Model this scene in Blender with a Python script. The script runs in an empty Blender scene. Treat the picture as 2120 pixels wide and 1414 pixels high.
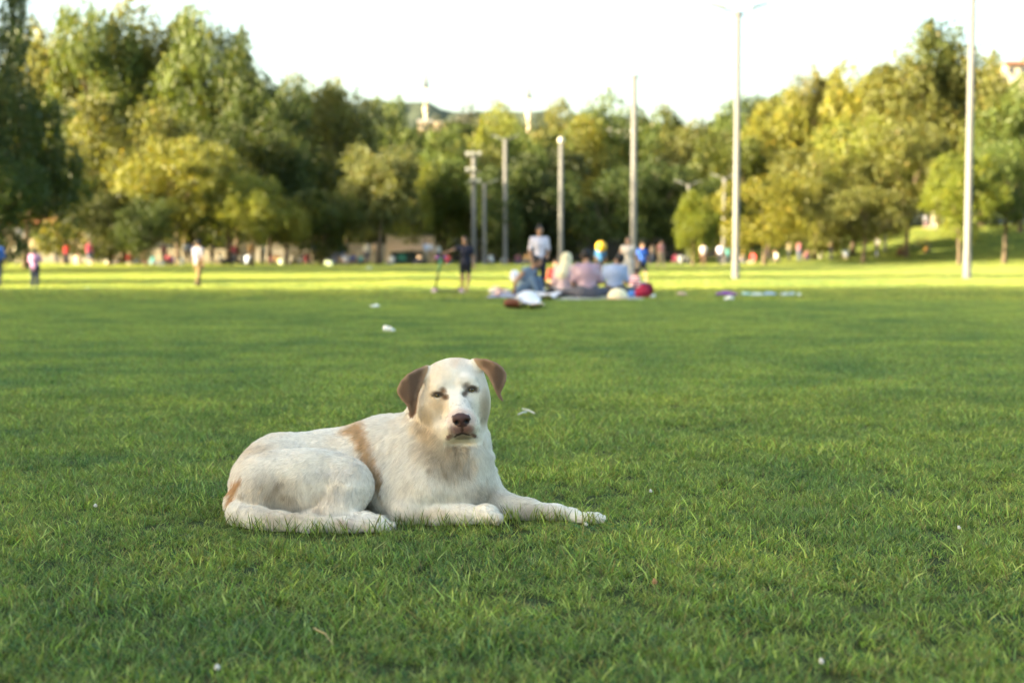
import bpy, math, os
import numpy as np
from mathutils import Vector, Matrix

C = bpy.context.scene.collection
R = math.radians
RNG = np.random.default_rng(7)

# ------------------------------------------------------------------ camera, world, sun, exposure
CAM_H, FPX, PITCH = 0.95, 2944.4, R(3.63)
cam_data = bpy.data.cameras.new("camera")
cam_data.lens = 50.0; cam_data.sensor_width = 36.0
cam_data.clip_start = 0.05; cam_data.clip_end = 5000
cam_data.dof.use_dof = True
cam_data.dof.focus_distance = 4.93
cam_data.dof.aperture_fstop = 2.3
cam = bpy.data.objects.new("camera", cam_data); C.objects.link(cam)
cam.location = (0, 0, CAM_H); cam.rotation_euler = (R(90) - PITCH, 0, 0)
bpy.context.scene.camera = cam

SUN_DIR = Vector((-1.0, -0.26, 0.0)).normalized()          # towards the sun, on the ground
SUN_EL = R(15)
sun_vec = Vector((SUN_DIR.x * math.cos(SUN_EL), SUN_DIR.y * math.cos(SUN_EL), math.sin(SUN_EL)))
world = bpy.data.worlds.new("World"); bpy.context.scene.world = world; world.use_nodes = True
wn = world.node_tree; wn.nodes.clear()
wo = wn.nodes.new("ShaderNodeOutputWorld"); wb = wn.nodes.new("ShaderNodeBackground")
sky = wn.nodes.new("ShaderNodeTexSky"); sky.sky_type = 'NISHITA'; sky.sun_disc = False
sky.sun_elevation = SUN_EL; sky.sun_rotation = math.atan2(sun_vec.x, sun_vec.y)
sky.dust_density = 4.0; sky.air_density = 1.0; sky.ozone_density = 1.0
wb.inputs[1].default_value = 0.125
wn.links.new(sky.outputs[0], wb.inputs[0]); wn.links.new(wb.outputs[0], wo.inputs[0])
sd = bpy.data.lights.new("sun", 'SUN'); sd.energy = 5.0; sd.angle = R(0.55); sd.color = (1.0, 0.84, 0.60)
so = bpy.data.objects.new("sun", sd); C.objects.link(so)
so.rotation_euler = (-sun_vec).to_track_quat('-Z', 'Y').to_euler()
sc = bpy.context.scene
sc.view_settings.view_transform = 'Standard'; sc.view_settings.look = 'None'
sc.view_settings.exposure = 2.62; sc.view_settings.gamma = 1.0
sc.view_settings.use_curve_mapping = False
sc.view_settings.use_white_balance = True; sc.view_settings.white_balance_temperature = 7000; sc.view_settings.white_balance_tint = 3
sc.render.engine = 'CYCLES'
sc.cycles.max_bounces = 8; sc.cycles.diffuse_bounces = 4; sc.cycles.transmission_bounces = 4
sc.cycles.transparent_max_bounces = 8; sc.cycles.glossy_bounces = 2
sc.cycles.use_denoising = True

_cp, _sp = math.cos(PITCH), math.sin(PITCH)
def at(px, py, Y):
    """a point of the photograph, at the depth Y metres in front of the lens, in world metres"""
    u = (px - 1060.0) / FPX; v = (707.0 - py) / FPX
    dy = _cp + v * _sp; dz = -_sp + v * _cp
    return np.array((u * Y / dy, Y, CAM_H + dz * Y / dy))
def onground(px, py, z=0.0):
    v = (707.0 - py) / FPX
    dy = _cp + v * _sp; dz = -_sp + v * _cp
    return at(px, py, min((z - CAM_H) * dy / dz if dz < 0 else 1e9, 100.0 + (px % 13) * .3)) * (1, 1, 0) + np.array((0, 0, z))
def proj(P):
    x, y, z = P[..., 0], P[..., 1], P[..., 2] - CAM_H
    d = y * _cp - z * _sp; up = y * _sp + z * _cp
    return 1060.0 + FPX * x / d, 707.0 - FPX * up / d

# ------------------------------------------------------------------ helpers
def tag(o, label=None, cat=None, group=None, kind=None):
    if label: o['label'] = label
    if cat: o['category'] = cat
    if group: o['group'] = group
    if kind: o['kind'] = kind
    return o
def empty(name, loc=(0, 0, 0), rz=0.0):
    o = bpy.data.objects.new(name, None); C.objects.link(o)
    o.location = Vector([float(a) for a in loc]); o.rotation_euler = (0, 0, rz); return o
def link(name, me, mat=None, parent=None):
    o = bpy.data.objects.new(name, me); C.objects.link(o)
    if mat is not None:
        me.materials.clear(); me.materials.append(mat)
    if parent is not None: o.parent = parent
    return o
def npmesh(name, V, F, smooth=False, colors=None):
    """mesh from numpy arrays; F is (n,3) or (n,4)"""
    me = bpy.data.meshes.new(name)
    V = np.asarray(V, dtype=np.float32); F = np.asarray(F, dtype=np.int32); k = F.shape[1]
    me.vertices.add(len(V)); me.vertices.foreach_set('co', V.ravel())
    me.loops.add(F.size); me.loops.foreach_set('vertex_index', F.ravel())
    me.polygons.add(len(F)); me.polygons.foreach_set('loop_start', np.arange(0, F.size, k, dtype=np.int32))
    me.update(calc_edges=True)
    if smooth: me.polygons.foreach_set('use_smooth', np.ones(len(F), bool))
    if colors is not None:
        ca = me.color_attributes.new('tint', 'FLOAT_COLOR', 'POINT')
        ca.data.foreach_set('color', np.asarray(colors, dtype=np.float32).ravel())
    me.validate(); return me
def mat_simple(name, col, rough=0.7, spec=0.3, metal=0.0, noise=0.0, scale=20.0, trans=0.0):
    m = bpy.data.materials.new(name); m.use_nodes = True; nt = m.node_tree
    b = nt.nodes['Principled BSDF']; b.inputs['Roughness'].default_value = rough
    b.inputs['Specular IOR Level'].default_value = spec; b.inputs['Metallic'].default_value = metal
    b.inputs['Base Color'].default_value = (*col, 1)
    if noise > 0:
        tc = nt.nodes.new('ShaderNodeTexCoord'); n = nt.nodes.new('ShaderNodeTexNoise')
        n.inputs['Scale'].default_value = scale; n.inputs['Detail'].default_value = 5
        r = nt.nodes.new('ShaderNodeMapRange'); r.inputs['To Min'].default_value = 1 - noise; r.inputs['To Max'].default_value = 1 + noise
        mx = nt.nodes.new('ShaderNodeVectorMath'); mx.operation = 'SCALE'; mx.inputs[0].default_value = col
        nt.links.new(tc.outputs['Object'], n.inputs['Vector']); nt.links.new(n.outputs['Fac'], r.inputs['Value'])
        nt.links.new(r.outputs[0], mx.inputs['Scale']); nt.links.new(mx.outputs[0], b.inputs['Base Color'])
    return m
_mats = {}
def M(col, rough=0.8, **kw):
    key = (tuple(round(c, 3) for c in col), rough, tuple(sorted(kw.items())))
    if key not in _mats: _mats[key] = mat_simple('paint', col, rough, **kw)
    return _mats[key]

class MB:
    """collects simple shapes into one mesh"""
    def __init__(s): s.v, s.f = [], []
    def add(s, V, F):
        o = len(s.v); s.v += [tuple(map(float, p)) for p in V]; s.f += [tuple(int(i) + o for i in f) for f in F]; return s
    def box(s, c, d, rz=0.0):
        c = np.array(c, float); h = np.array(d, float) / 2; ca, sa = math.cos(rz), math.sin(rz); V = []
        for k in range(8):
            p = np.array([(-1, 1)[k & 1], (-1, 1)[k >> 1 & 1], (-1, 1)[k >> 2]]) * h
            V.append(c + (p[0] * ca - p[1] * sa, p[0] * sa + p[1] * ca, p[2]))
        return s.add(V, [(0, 2, 3, 1), (4, 5, 7, 6), (0, 1, 5, 4), (2, 6, 7, 3), (0, 4, 6, 2), (1, 3, 7, 5)])
    def tube(s, pts, rad, n=8):
        pts = [np.array(p, float) for p in pts]; m = len(pts)
        if not hasattr(rad, '__len__'): rad = [rad] * m
        V, F = [], []
        for i, p in enumerate(pts):
            t = pts[min(i + 1, m - 1)] - pts[max(i - 1, 0)]; t = t / (np.linalg.norm(t) + 1e-9)
            a = np.cross(t, (0, 0, 1) if abs(t[2]) < .9 else (1, 0, 0)); a /= np.linalg.norm(a); b = np.cross(t, a)
            for k in range(n):
                w = 2 * math.pi * k / n; V.append(p + rad[i] * (math.cos(w) * a + math.sin(w) * b))
        for i in range(m - 1):
            for k in range(n):
                F.append((i * n + k, i * n + (k + 1) % n, (i + 1) * n + (k + 1) % n, (i + 1) * n + k))
        F.append(tuple(range(n))[::-1]); F.append(tuple((m - 1) * n + k for k in range(n)))
        return s.add(V, F)
    def lathe(s, c, prof, n=16):
        c = np.array(c, float); V, F = [], []
        for r, z in prof:
            for k in range(n):
                w = 2 * math.pi * k / n; V.append(c + (r * math.cos(w), r * math.sin(w), z))
        for i in range(len(prof) - 1):
            for k in range(n): F.append((i * n + k, i * n + (k + 1) % n, (i + 1) * n + (k + 1) % n, (i + 1) * n + k))
        F.append(tuple(range(n))[::-1]); F.append(tuple((len(prof) - 1) * n + k for k in range(n)))
        return s.add(V, F)
    def prism(s, poly, z0, z1):
        n = len(poly); V = [(x, y, z0) for x, y in poly] + [(x, y, z1) for x, y in poly]
        return s.add(V, [tuple(range(n))[::-1], tuple(range(n, 2 * n))] + [(k, (k + 1) % n, n + (k + 1) % n, n + k) for k in range(n)])
    def mesh(s, name, smooth=False):
        me = bpy.data.meshes.new(name); me.from_pydata(s.v, [], s.f); me.validate(); me.update()
        if smooth: me.polygons.foreach_set('use_smooth', [True] * len(me.polygons))
        return me
    def build(s, name, mat, parent=None, smooth=False):
        return link(name, s.mesh(name, smooth), mat, parent)

# ------------------------------------------------------------------ distance fields -> one continuous mesh
def smin(a, b, k):
    h = np.maximum(k - np.abs(a - b), 0) / k
    return np.minimum(a, b) - h * h * k * 0.25
def polysd(x, y, poly):
    d = np.full(x.shape, 1e9, np.float32); s = np.ones(x.shape, np.float32); n = len(poly)
    for i in range(n):
        ax, ay = poly[i]; bx, by = poly[i - 1]; ex, ey = bx - ax, by - ay; wx, wy = x - ax, y - ay
        t = np.clip((wx * ex + wy * ey) / (ex * ex + ey * ey + 1e-12), 0, 1)
        d = np.minimum(d, (wx - ex * t) ** 2 + (wy - ey * t) ** 2)
        c1 = y >= ay; c2 = y < by; c3 = ex * wy > ey * wx
        s = np.where((c1 & c2 & c3) | (~c1 & ~c2 & ~c3), -s, s)
    return s * np.sqrt(d)
class Field:
    def __init__(s, lo, hi, h):
        s.lo = np.array(lo, np.float32); s.h = h
        s.n = np.ceil((np.array(hi) - s.lo) / h).astype(int) + 1
        s.ax = [s.lo[i] + h * np.arange(s.n[i], dtype=np.float32) for i in range(3)]
        s.F = np.full(tuple(s.n), 0.3, np.float32)
    def sub(s, lo, hi):
        a = np.clip(((np.array(lo) - s.lo) / s.h).astype(int), 0, s.n - 1); b = np.clip(((np.array(hi) - s.lo) / s.h).astype(int) + 2, 1, s.n)
        sl = tuple(slice(a[i], b[i]) for i in range(3))
        X, Y, Z = np.meshgrid(s.ax[0][sl[0]], s.ax[1][sl[1]], s.ax[2][sl[2]], indexing='ij', copy=False)
        return sl, X, Y, Z
    def comb(s, sl, d, k, op):
        f = s.F[sl]
        if op == 'add': s.F[sl] = smin(f, d, k)
        elif op == 'cut': s.F[sl] = -smin(-f, d, k)
        elif op == 'and': s.F[sl] = -smin(-f, -d, k)
    def ell(s, c, r, k=0.03, rot=0.0, op='add', yaw=0.0):
        c = np.array(c, np.float32); r = np.array(r, np.float32); m = float(r.max()) + k + 3 * s.h
        sl, X, Y, Z = s.sub(c - m, c + m); x, y, z = X - c[0], Y - c[1], Z - c[2]
        if rot: ca, sa = math.cos(rot), math.sin(rot); x, z = x * ca + z * sa, -x * sa + z * ca
        if yaw: ca, sa = math.cos(yaw), math.sin(yaw); x, y = x * ca + y * sa, -x * sa + y * ca
        k0 = np.sqrt((x / r[0]) ** 2 + (y / r[1]) ** 2 + (z / r[2]) ** 2); k1 = np.sqrt((x / r[0] ** 2) ** 2 + (y / r[1] ** 2) ** 2 + (z / r[2] ** 2) ** 2) + 1e-6
        s.comb(sl, k0 * (k0 - 1) / k1, k, op)
    def cone(s, a, b, ra, rb, k=0.03, op='add'):
        a = np.array(a, np.float32); b = np.array(b, np.float32); m = max(ra, rb) + k + 3 * s.h
        sl, X, Y, Z = s.sub(np.minimum(a, b) - m, np.maximum(a, b) + m); e = b - a
        wx, wy, wz = X - a[0], Y - a[1], Z - a[2]
        t = np.clip((wx * e[0] + wy * e[1] + wz * e[2]) / (float(e @ e) + 1e-12), 0, 1)
        d = np.sqrt((wx - e[0] * t) ** 2 + (wy - e[1] * t) ** 2 + (wz - e[2] * t) ** 2) - (ra + (rb - ra) * t)
        s.comb(sl, d, k, op)
    def chain(s, pts, k=0.03, op='add'):
        for (a, ra), (b, rb) in zip(pts[:-1], pts[1:]): s.cone(a, b, ra, rb, k, op)
    def nets(s):
        F = s.F; F[0] = F[-1] = 0.1; F[:, 0] = F[:, -1] = 0.1; F[:, :, 0] = F[:, :, -1] = 0.1
        ins = F < 0; nx, ny, nz = F.shape
        c = np.zeros((nx - 1, ny - 1, nz - 1), np.uint8)
        for i in (0, 1):
            for j in (0, 1):
                for k in (0, 1): c += ins[i:nx - 1 + i, j:ny - 1 + j, k:nz - 1 + k]
        I, J, K = np.nonzero((c > 0) & (c < 8)); n = len(I)
        idx = np.full((nx - 1, ny - 1, nz - 1), -1, np.int32); idx[I, J, K] = np.arange(n)
        corners = {(i, j, k): F[I + i, J + j, K + k] for i in (0, 1) for j in (0, 1) for k in (0, 1)}
        acc = np.zeros((n, 3)); cnt = np.zeros(n)
        for a in corners:
            for ax in range(3):
                if a[ax]: continue
                b = list(a); b[ax] = 1; va, vb = corners[a], corners[tuple(b)]; m = (va < 0) != (vb < 0)
                t = np.where(m, va / np.where(m, va - vb, 1), 0); p = np.array(a, float)[None].repeat(n, 0); p[:, ax] = t
                acc[m] += p[m]; cnt[m] += 1
        V = s.lo + s.h * (np.stack([I, J, K], 1) + acc / cnt[:, None]); Q = []
        for ax in range(3):
            u, v = [(1, 2), (2, 0), (0, 1)][ax]; sa = [slice(None)] * 3; sb = [slice(None)] * 3; sa[ax] = slice(0, -1); sb[ax] = slice(1, None)
            g = ins[tuple(sa)] != ins[tuple(sb)]; P = np.stack(np.nonzero(g), 1)
            P = P[(P[:, u] > 0) & (P[:, v] > 0)]
            lowin = ins[P[:, 0], P[:, 1], P[:, 2]]; q = []
            for du, dv in ((-1, -1), (0, -1), (0, 0), (-1, 0)):
                T = P.copy(); T[:, u] += du; T[:, v] += dv; q.append(idx[T[:, 0], T[:, 1], T[:, 2]])
            q = np.stack(q, 1); q[~lowin] = q[~lowin][:, ::-1]; Q.append(q)
        return V, np.concatenate(Q)
    def sample(s, P):
        g = (P - s.lo) / s.h; i = np.clip(g.astype(int), 0, s.n - 2); f = g - i; o = 0
        for a in (0, 1):
            for b in (0, 1):
                for c in (0, 1):
                    w = (f[:, 0] if a else 1 - f[:, 0]) * (f[:, 1] if b else 1 - f[:, 1]) * (f[:, 2] if c else 1 - f[:, 2])
                    o = o + w * s.F[i[:, 0] + a, i[:, 1] + b, i[:, 2] + c]
        return o
def vnoise(P, scale, seed=0):
    """smooth value noise in about 0..1 at points P"""
    P = np.asarray(P, np.float64) * scale; i = np.floor(P).astype(np.int64); f = P - i; f = f * f * (3 - 2 * f)
    def h(a, b, c):
        n = (a * 374761393 + b * 668265263 + c * 2147483647 + seed * 974634777) & 0xffffffff
        n = ((n ^ (n >> 13)) * 1274126177) & 0xffffffff
        return ((n ^ (n >> 16)) & 0xffff) / 65535.0
    o = 0
    for a in (0, 1):
        for b in (0, 1):
            for c in (0, 1):
                w = (f[..., 0] if a else 1 - f[..., 0]) * (f[..., 1] if b else 1 - f[..., 1]) * (f[..., 2] if c else 1 - f[..., 2])
                o = o + w * h(i[..., 0] + a, i[..., 1] + b, i[..., 2] + c)
    return o
# ------------------------------------------------------------------ the dog
def px2m(r, Y=5.0): return r * Y / FPX
def build_dog():
    D = Field((-1.04, 4.66, -0.015), (0.38, 5.42, 0.60), 0.004)
    def E(px, py, Y, rx, ry, rz, k=0.03, rot=0, op='add', yaw=0.0):
        D.ell(at(px, py, Y), (px2m(rx), ry, px2m(rz)), k, R(rot), op, R(yaw))
    def K(pts, k=0.03, op='add'):
        o = []
        for x, y, Y, r in pts:
            p = at(x, y, Y); r = px2m(r)
            if op == 'add': p[2] = max(p[2], r * .9 + .004)
            o.append((p, r))
        D.chain(o, k, op)
    # torso
    K([(585, 1003, 5.16, 88), (690, 988, 5.20, 86), (790, 968, 5.18, 100), (886, 968, 5.12, 104), (930, 985, 5.08, 80)], 0.06)
    E(560, 1010, 5.14, 84, .15, 88, .05)
    E(795, 899, 5.17, 60, .09, 28, .05, rot=12)             # withers
    E(850, 1010, 5.05, 95, .13, 72, .05)                    # shoulder and ribs low
    E(905, 995, 4.98, 72, .10, 82, .05, rot=-10)            # near shoulder
    E(960, 1002, 5.02, 54, .12, 60, .045)                    # brisket
    # haunch, knee, shank
    E(628, 1005, 4.985, 128, .115, 72, .018, rot=-10)
    E(658, 988, 4.975, 106, .105, 56, .016, rot=-9)
    E(545, 1025, 5.0, 64, .13, 66, .05)
    E(715, 1008, 4.93, 54, .065, 58, .03)
    K([(722, 1010, 4.92, 40), (705, 1055, 4.90, 34), (690, 1088, 4.885, 25)], .03)
    K([(690, 1090, 4.885, 22), (640, 1092, 4.90, 17)], .02)
    K([(695, 1092, 4.87, 18), (760, 1098, 4.84, 14), (788, 1099, 4.82, 13)], .02)   # hind foot
    for q in range(3): K([(786, 1097 + 2 * q, 4.83 - .018 * q, 8), (806, 1101 + 2 * q, 4.83 - .018 * q, 6)], .008)
    # tail, laid forward along the haunch
    K([(520, 1010, 5.06, 34), (496, 1040, 4.98, 27), (500, 1068, 4.90, 23), (530, 1087, 4.84, 20), (575, 1094, 4.80, 16.5), (640, 1098, 4.77, 15),
       (710, 1101, 4.755, 14), (765, 1103, 4.755, 12), (798, 1101, 4.765, 8)], .02)
    # neck
    K([(882, 935, 5.13, 84), (918, 866, 5.09, 68), (940, 822, 5.06, 58)], .05)
    K([(940, 950, 5.05, 68), (942, 880, 5.02, 59), (942, 840, 5.01, 60)], .045)
    E(970, 940, 5.0, 42, .07, 58, .04)
    # near foreleg
    K([(870, 1020, 4.96, 50), (842, 1062, 4.93, 30)], .04)
    K([(842, 1066, 4.93, 27), (905, 1068, 4.91, 20), (965, 1066, 4.885, 17), (1000, 1064, 4.87, 20)], .025)
    E(1012, 1064, 4.865, 23, .037, 19, .02, rot=-28)
    for q in range(4): K([(1016 - q, 1062 + q, 4.895 - .021 * q, 9), (1030, 1070 + q, 4.895 - .021 * q, 8.5), (1026, 1079, 4.893 - .021 * q, 7)], .006)
    # far foreleg
    K([(984, 995, 5.08, 42), (1018, 1036, 5.06, 31)], .04)
    K([(1022, 1044, 5.05, 29), (1090, 1058, 5.0, 20), (1150, 1065, 4.98, 16), (1185, 1070, 4.965, 13.5)], .025)
    E(1203, 1074, 4.965, 24, .033, 12, .02, rot=-14)
    for q in range(4): K([(1212, 1076, 4.985 - .016 * q, 8), (1236, 1078 + q, 4.98 - .018 * q, 6.5), (1252 - 3 * abs(q - 1.5), 1081 + q, 4.975 - .019 * q, 4.5)], .006)
    # head
    E(941, 799, 5.02, 65, .105, 54, .03, rot=6)
    E(937, 775, 5.03, 60, .09, 29, .03, rot=6)
    E(936, 838, 5.02, 65, .095, 52, .03, rot=6)             # cheeks
    E(902, 842, 5.0, 30, .06, 40, .03, rot=-10); E(986, 826, 5.0, 27, .06, 46, .03, rot=8)
    E(909, 797, 4.935, 19, .022, 11, .022, rot=14); E(968, 787, 4.935, 19, .022, 11, .022, rot=4)   # brows
    K([(941, 818, 4.95, 25), (948, 843, 4.885, 23.5), (954, 866, 4.848, 26)], .018)    # muzzle
    E(941, 879, 4.850, 25, .052, 25, .014, rot=-8); E(970, 876, 4.850, 23, .052, 25, .014, rot=12)  # lips
    E(954, 880, 4.90, 39, .07, 26, .02, rot=5)
    E(910, 860, 4.875, 13, .060, 30, .024, rot=-16, op='cut'); E(1000, 856, 4.875, 12, .060, 30, .024, rot=12, op='cut')
    K([(936, 752, 4.905, 3), (939, 775, 4.893, 5), (942, 802, 4.90, 4)], .03, op='cut')
    E(935, 893, 4.868, 14, .040, 19, .010, rot=-18); E(977, 889, 4.868, 12, .040, 17, .010, rot=20)   # flews
    E(958, 898, 4.892, 16, .030, 11, .010, rot=4)                                       # chin
    E(955, 866, 4.803, 18.5, .020, 11.5, .010, rot=5); E(956, 876, 4.806, 15, .016, 10, .010, rot=5)   # nose
    E(946.5, 875.5, 4.783, 5.2, .018, 4.6, .003, rot=25, op='cut'); E(966.5, 873, 4.783, 5.2, .018, 4.6, .003, rot=-15, op='cut')
    K([(956.5, 882, 4.790, 1.3), (958, 892, 4.797, 1.6)], .004, op='cut')
    K([(938, 905, 4.840, .9), (946, 901, 4.82, 1.6), (957, 897, 4.803, 3.0), (968, 898.5, 4.82, 1.6), (976, 901, 4.840, .9)], .005, op='cut')
    E(921, 829, 4.905, 7, .02, 7, .02, op='cut'); E(962, 822, 4.905, 7, .02, 7, .02, op='cut')
    E(957, 924, 4.90, 34, .050, 10, .022, op='cut')
    # eye sockets: find the surface, hollow it for the ball, close lids over it
    global EYES; EYES = []
    for ex, ey, ro in ((907.0, 817.5, 8), (976.0, 806.5, 8)):
        ys = np.linspace(4.85, 5.02, 120); ps = np.array([at(ex, ey, y) for y in ys]); ysurf = ys[np.argmax(D.sample(ps) < 0)]
        er = .0150; yc = ysurf + er * .62; EYES.append((ex, ey, yc, er))
        c = at(ex, ey, yc); D.ell(c, (er + .0005,) * 3, .004, 0, 'cut')
        ca = math.cos(R(ro)) * 11; sa = math.sin(R(ro)) * 11; yl = ysurf + .002
        K([(ex - ca, ey + sa + 1, yl + .009, 2.6), (ex - ca * .4, ey + sa * .4 - 6.5, yl - .004, 2.8), (ex + ca * .4, ey - sa * .4 - 6.1, yl - .004, 3.2), (ex + ca, ey - sa + 2, yl + .006, 2.6)], .006)
        K([(ex - ca, ey + sa + 1, yl + .009, 2.2), (ex - ca * .4, ey + sa * .4 + 6.2, yl - .001, 2.2), (ex + ca * .4, ey - sa * .4 + 6.3, yl - .001, 2.4), (ex + ca, ey - sa + 2, yl + .006, 2.4)], .005)
        K([(ex - 15, ey - 7 + 2, ysurf + .004, 4), (ex, ey - 12, ysurf - .001, 5), (ex + 13, ey - 8, ysurf + .002, 4)], .014)
    # ears: flaps with a fold at the base
    def ear(poly, mid, th, k):
        c0 = min(p[0] for p in poly) - 12, min(p[1] for p in poly) - 12; c1 = max(p[0] for p in poly) + 12, max(p[1] for p in poly) + 12
        a, b = at(c0[0], c1[1], 4.86), at(c1[0], c0[1], 5.1)
        sl, X, Y, Z = D.sub((a[0] - .02, 4.84, a[2] - .02), (b[0] + .02, 5.12, b[2] + .02))
        px, py = proj(np.stack([X, Y, Z], -1)); dp = polysd(px, py, poly) * (5.0 / FPX) + th * .75
        q = np.abs(Y - mid(px, py)) - th
        d = np.sqrt(np.maximum(dp, 0) ** 2 + np.maximum(q, 0) ** 2) + np.minimum(np.maximum(dp, q), 0) - th * .25
        D.comb(sl, d.astype(np.float32), k, 'add')
    le = [(886, 757), (876, 758), (859, 763), (842, 772), (828, 788), (820.5, 805), (821.5, 815), (830, 828), (842, 841), (847, 854), (849, 862.5), (854, 862), (860, 854), (863, 836), (867, 820), (873, 803), (884, 780), (888, 768)]
    re = [(976, 747), (986, 741), (1008, 741), (1030, 750), (1042, 759), (1050.5, 773), (1050, 787), (1044, 802), (1038, 814), (1042, 825), (1046, 833), (1039, 832), (1031, 825), (1024, 812), (1018, 798), (1009, 781), (997, 767), (984, 756)]
    ear(le, lambda x, y: 4.985 - .035 * np.clip((886 - x) / 40, 0, 1) ** .7 - .012 * np.sin(np.clip((x - 822) / 55, 0, 1) * 3.1) + .0004 * np.maximum(y - 830, 0), .0075, .008)
    ear(re, lambda x, y: 4.985 - .030 * np.clip((x - 982) / 40, 0, 1) ** .7 - .012 * np.sin(np.clip((1050 - x) / 55, 0, 1) * 3.1) + .0004 * np.maximum(y - 800, 0), .0075, .008)
    E(878, 772, 4.995, 16, .02, 13, .02, rot=30); E(988, 757, 4.995, 16, .02, 12, .02, rot=-30)
    E(867, 795, 4.955, 5, .02, 30, .01, rot=14, op='cut') if False else None
    # muscle and loose skin: gentle relief
    sl, X, Y, Z = D.sub(D.lo, D.lo + D.h * D.n)
    near = np.abs(D.F) < .02; P = np.stack([X[near], Y[near], Z[near]], 1)
    px, py = proj(P); headw = np.clip(1 - polysd(px, py, [(860, 730), (1060, 730), (1060, 925), (900, 925), (860, 870)]) / 12, 0, 1)
    rel = (vnoise(P, 9, 1) - .5) * .010 + (vnoise(P * (1, 1, .55), 26, 2) - .5) * .003
    ruff = np.clip(1 - np.hypot((px - 935) / 70, (py - 965) / 60), 0, 1)
    rel += ruff * (vnoise(P * (1.6, 1, .5), 34, 3) - .5) * .016
    rel *= (1 - np.clip(headw, 0, 1) * .9)
    # folds: front edge of the thigh against the belly, ribs
    D.F[near] += rel.astype(np.float32)
    V, Q = D.nets(); V = V.astype(np.float64)
    V[:, 2] = np.maximum(V[:, 2], 0.0)
    return D, V, Q

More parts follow.
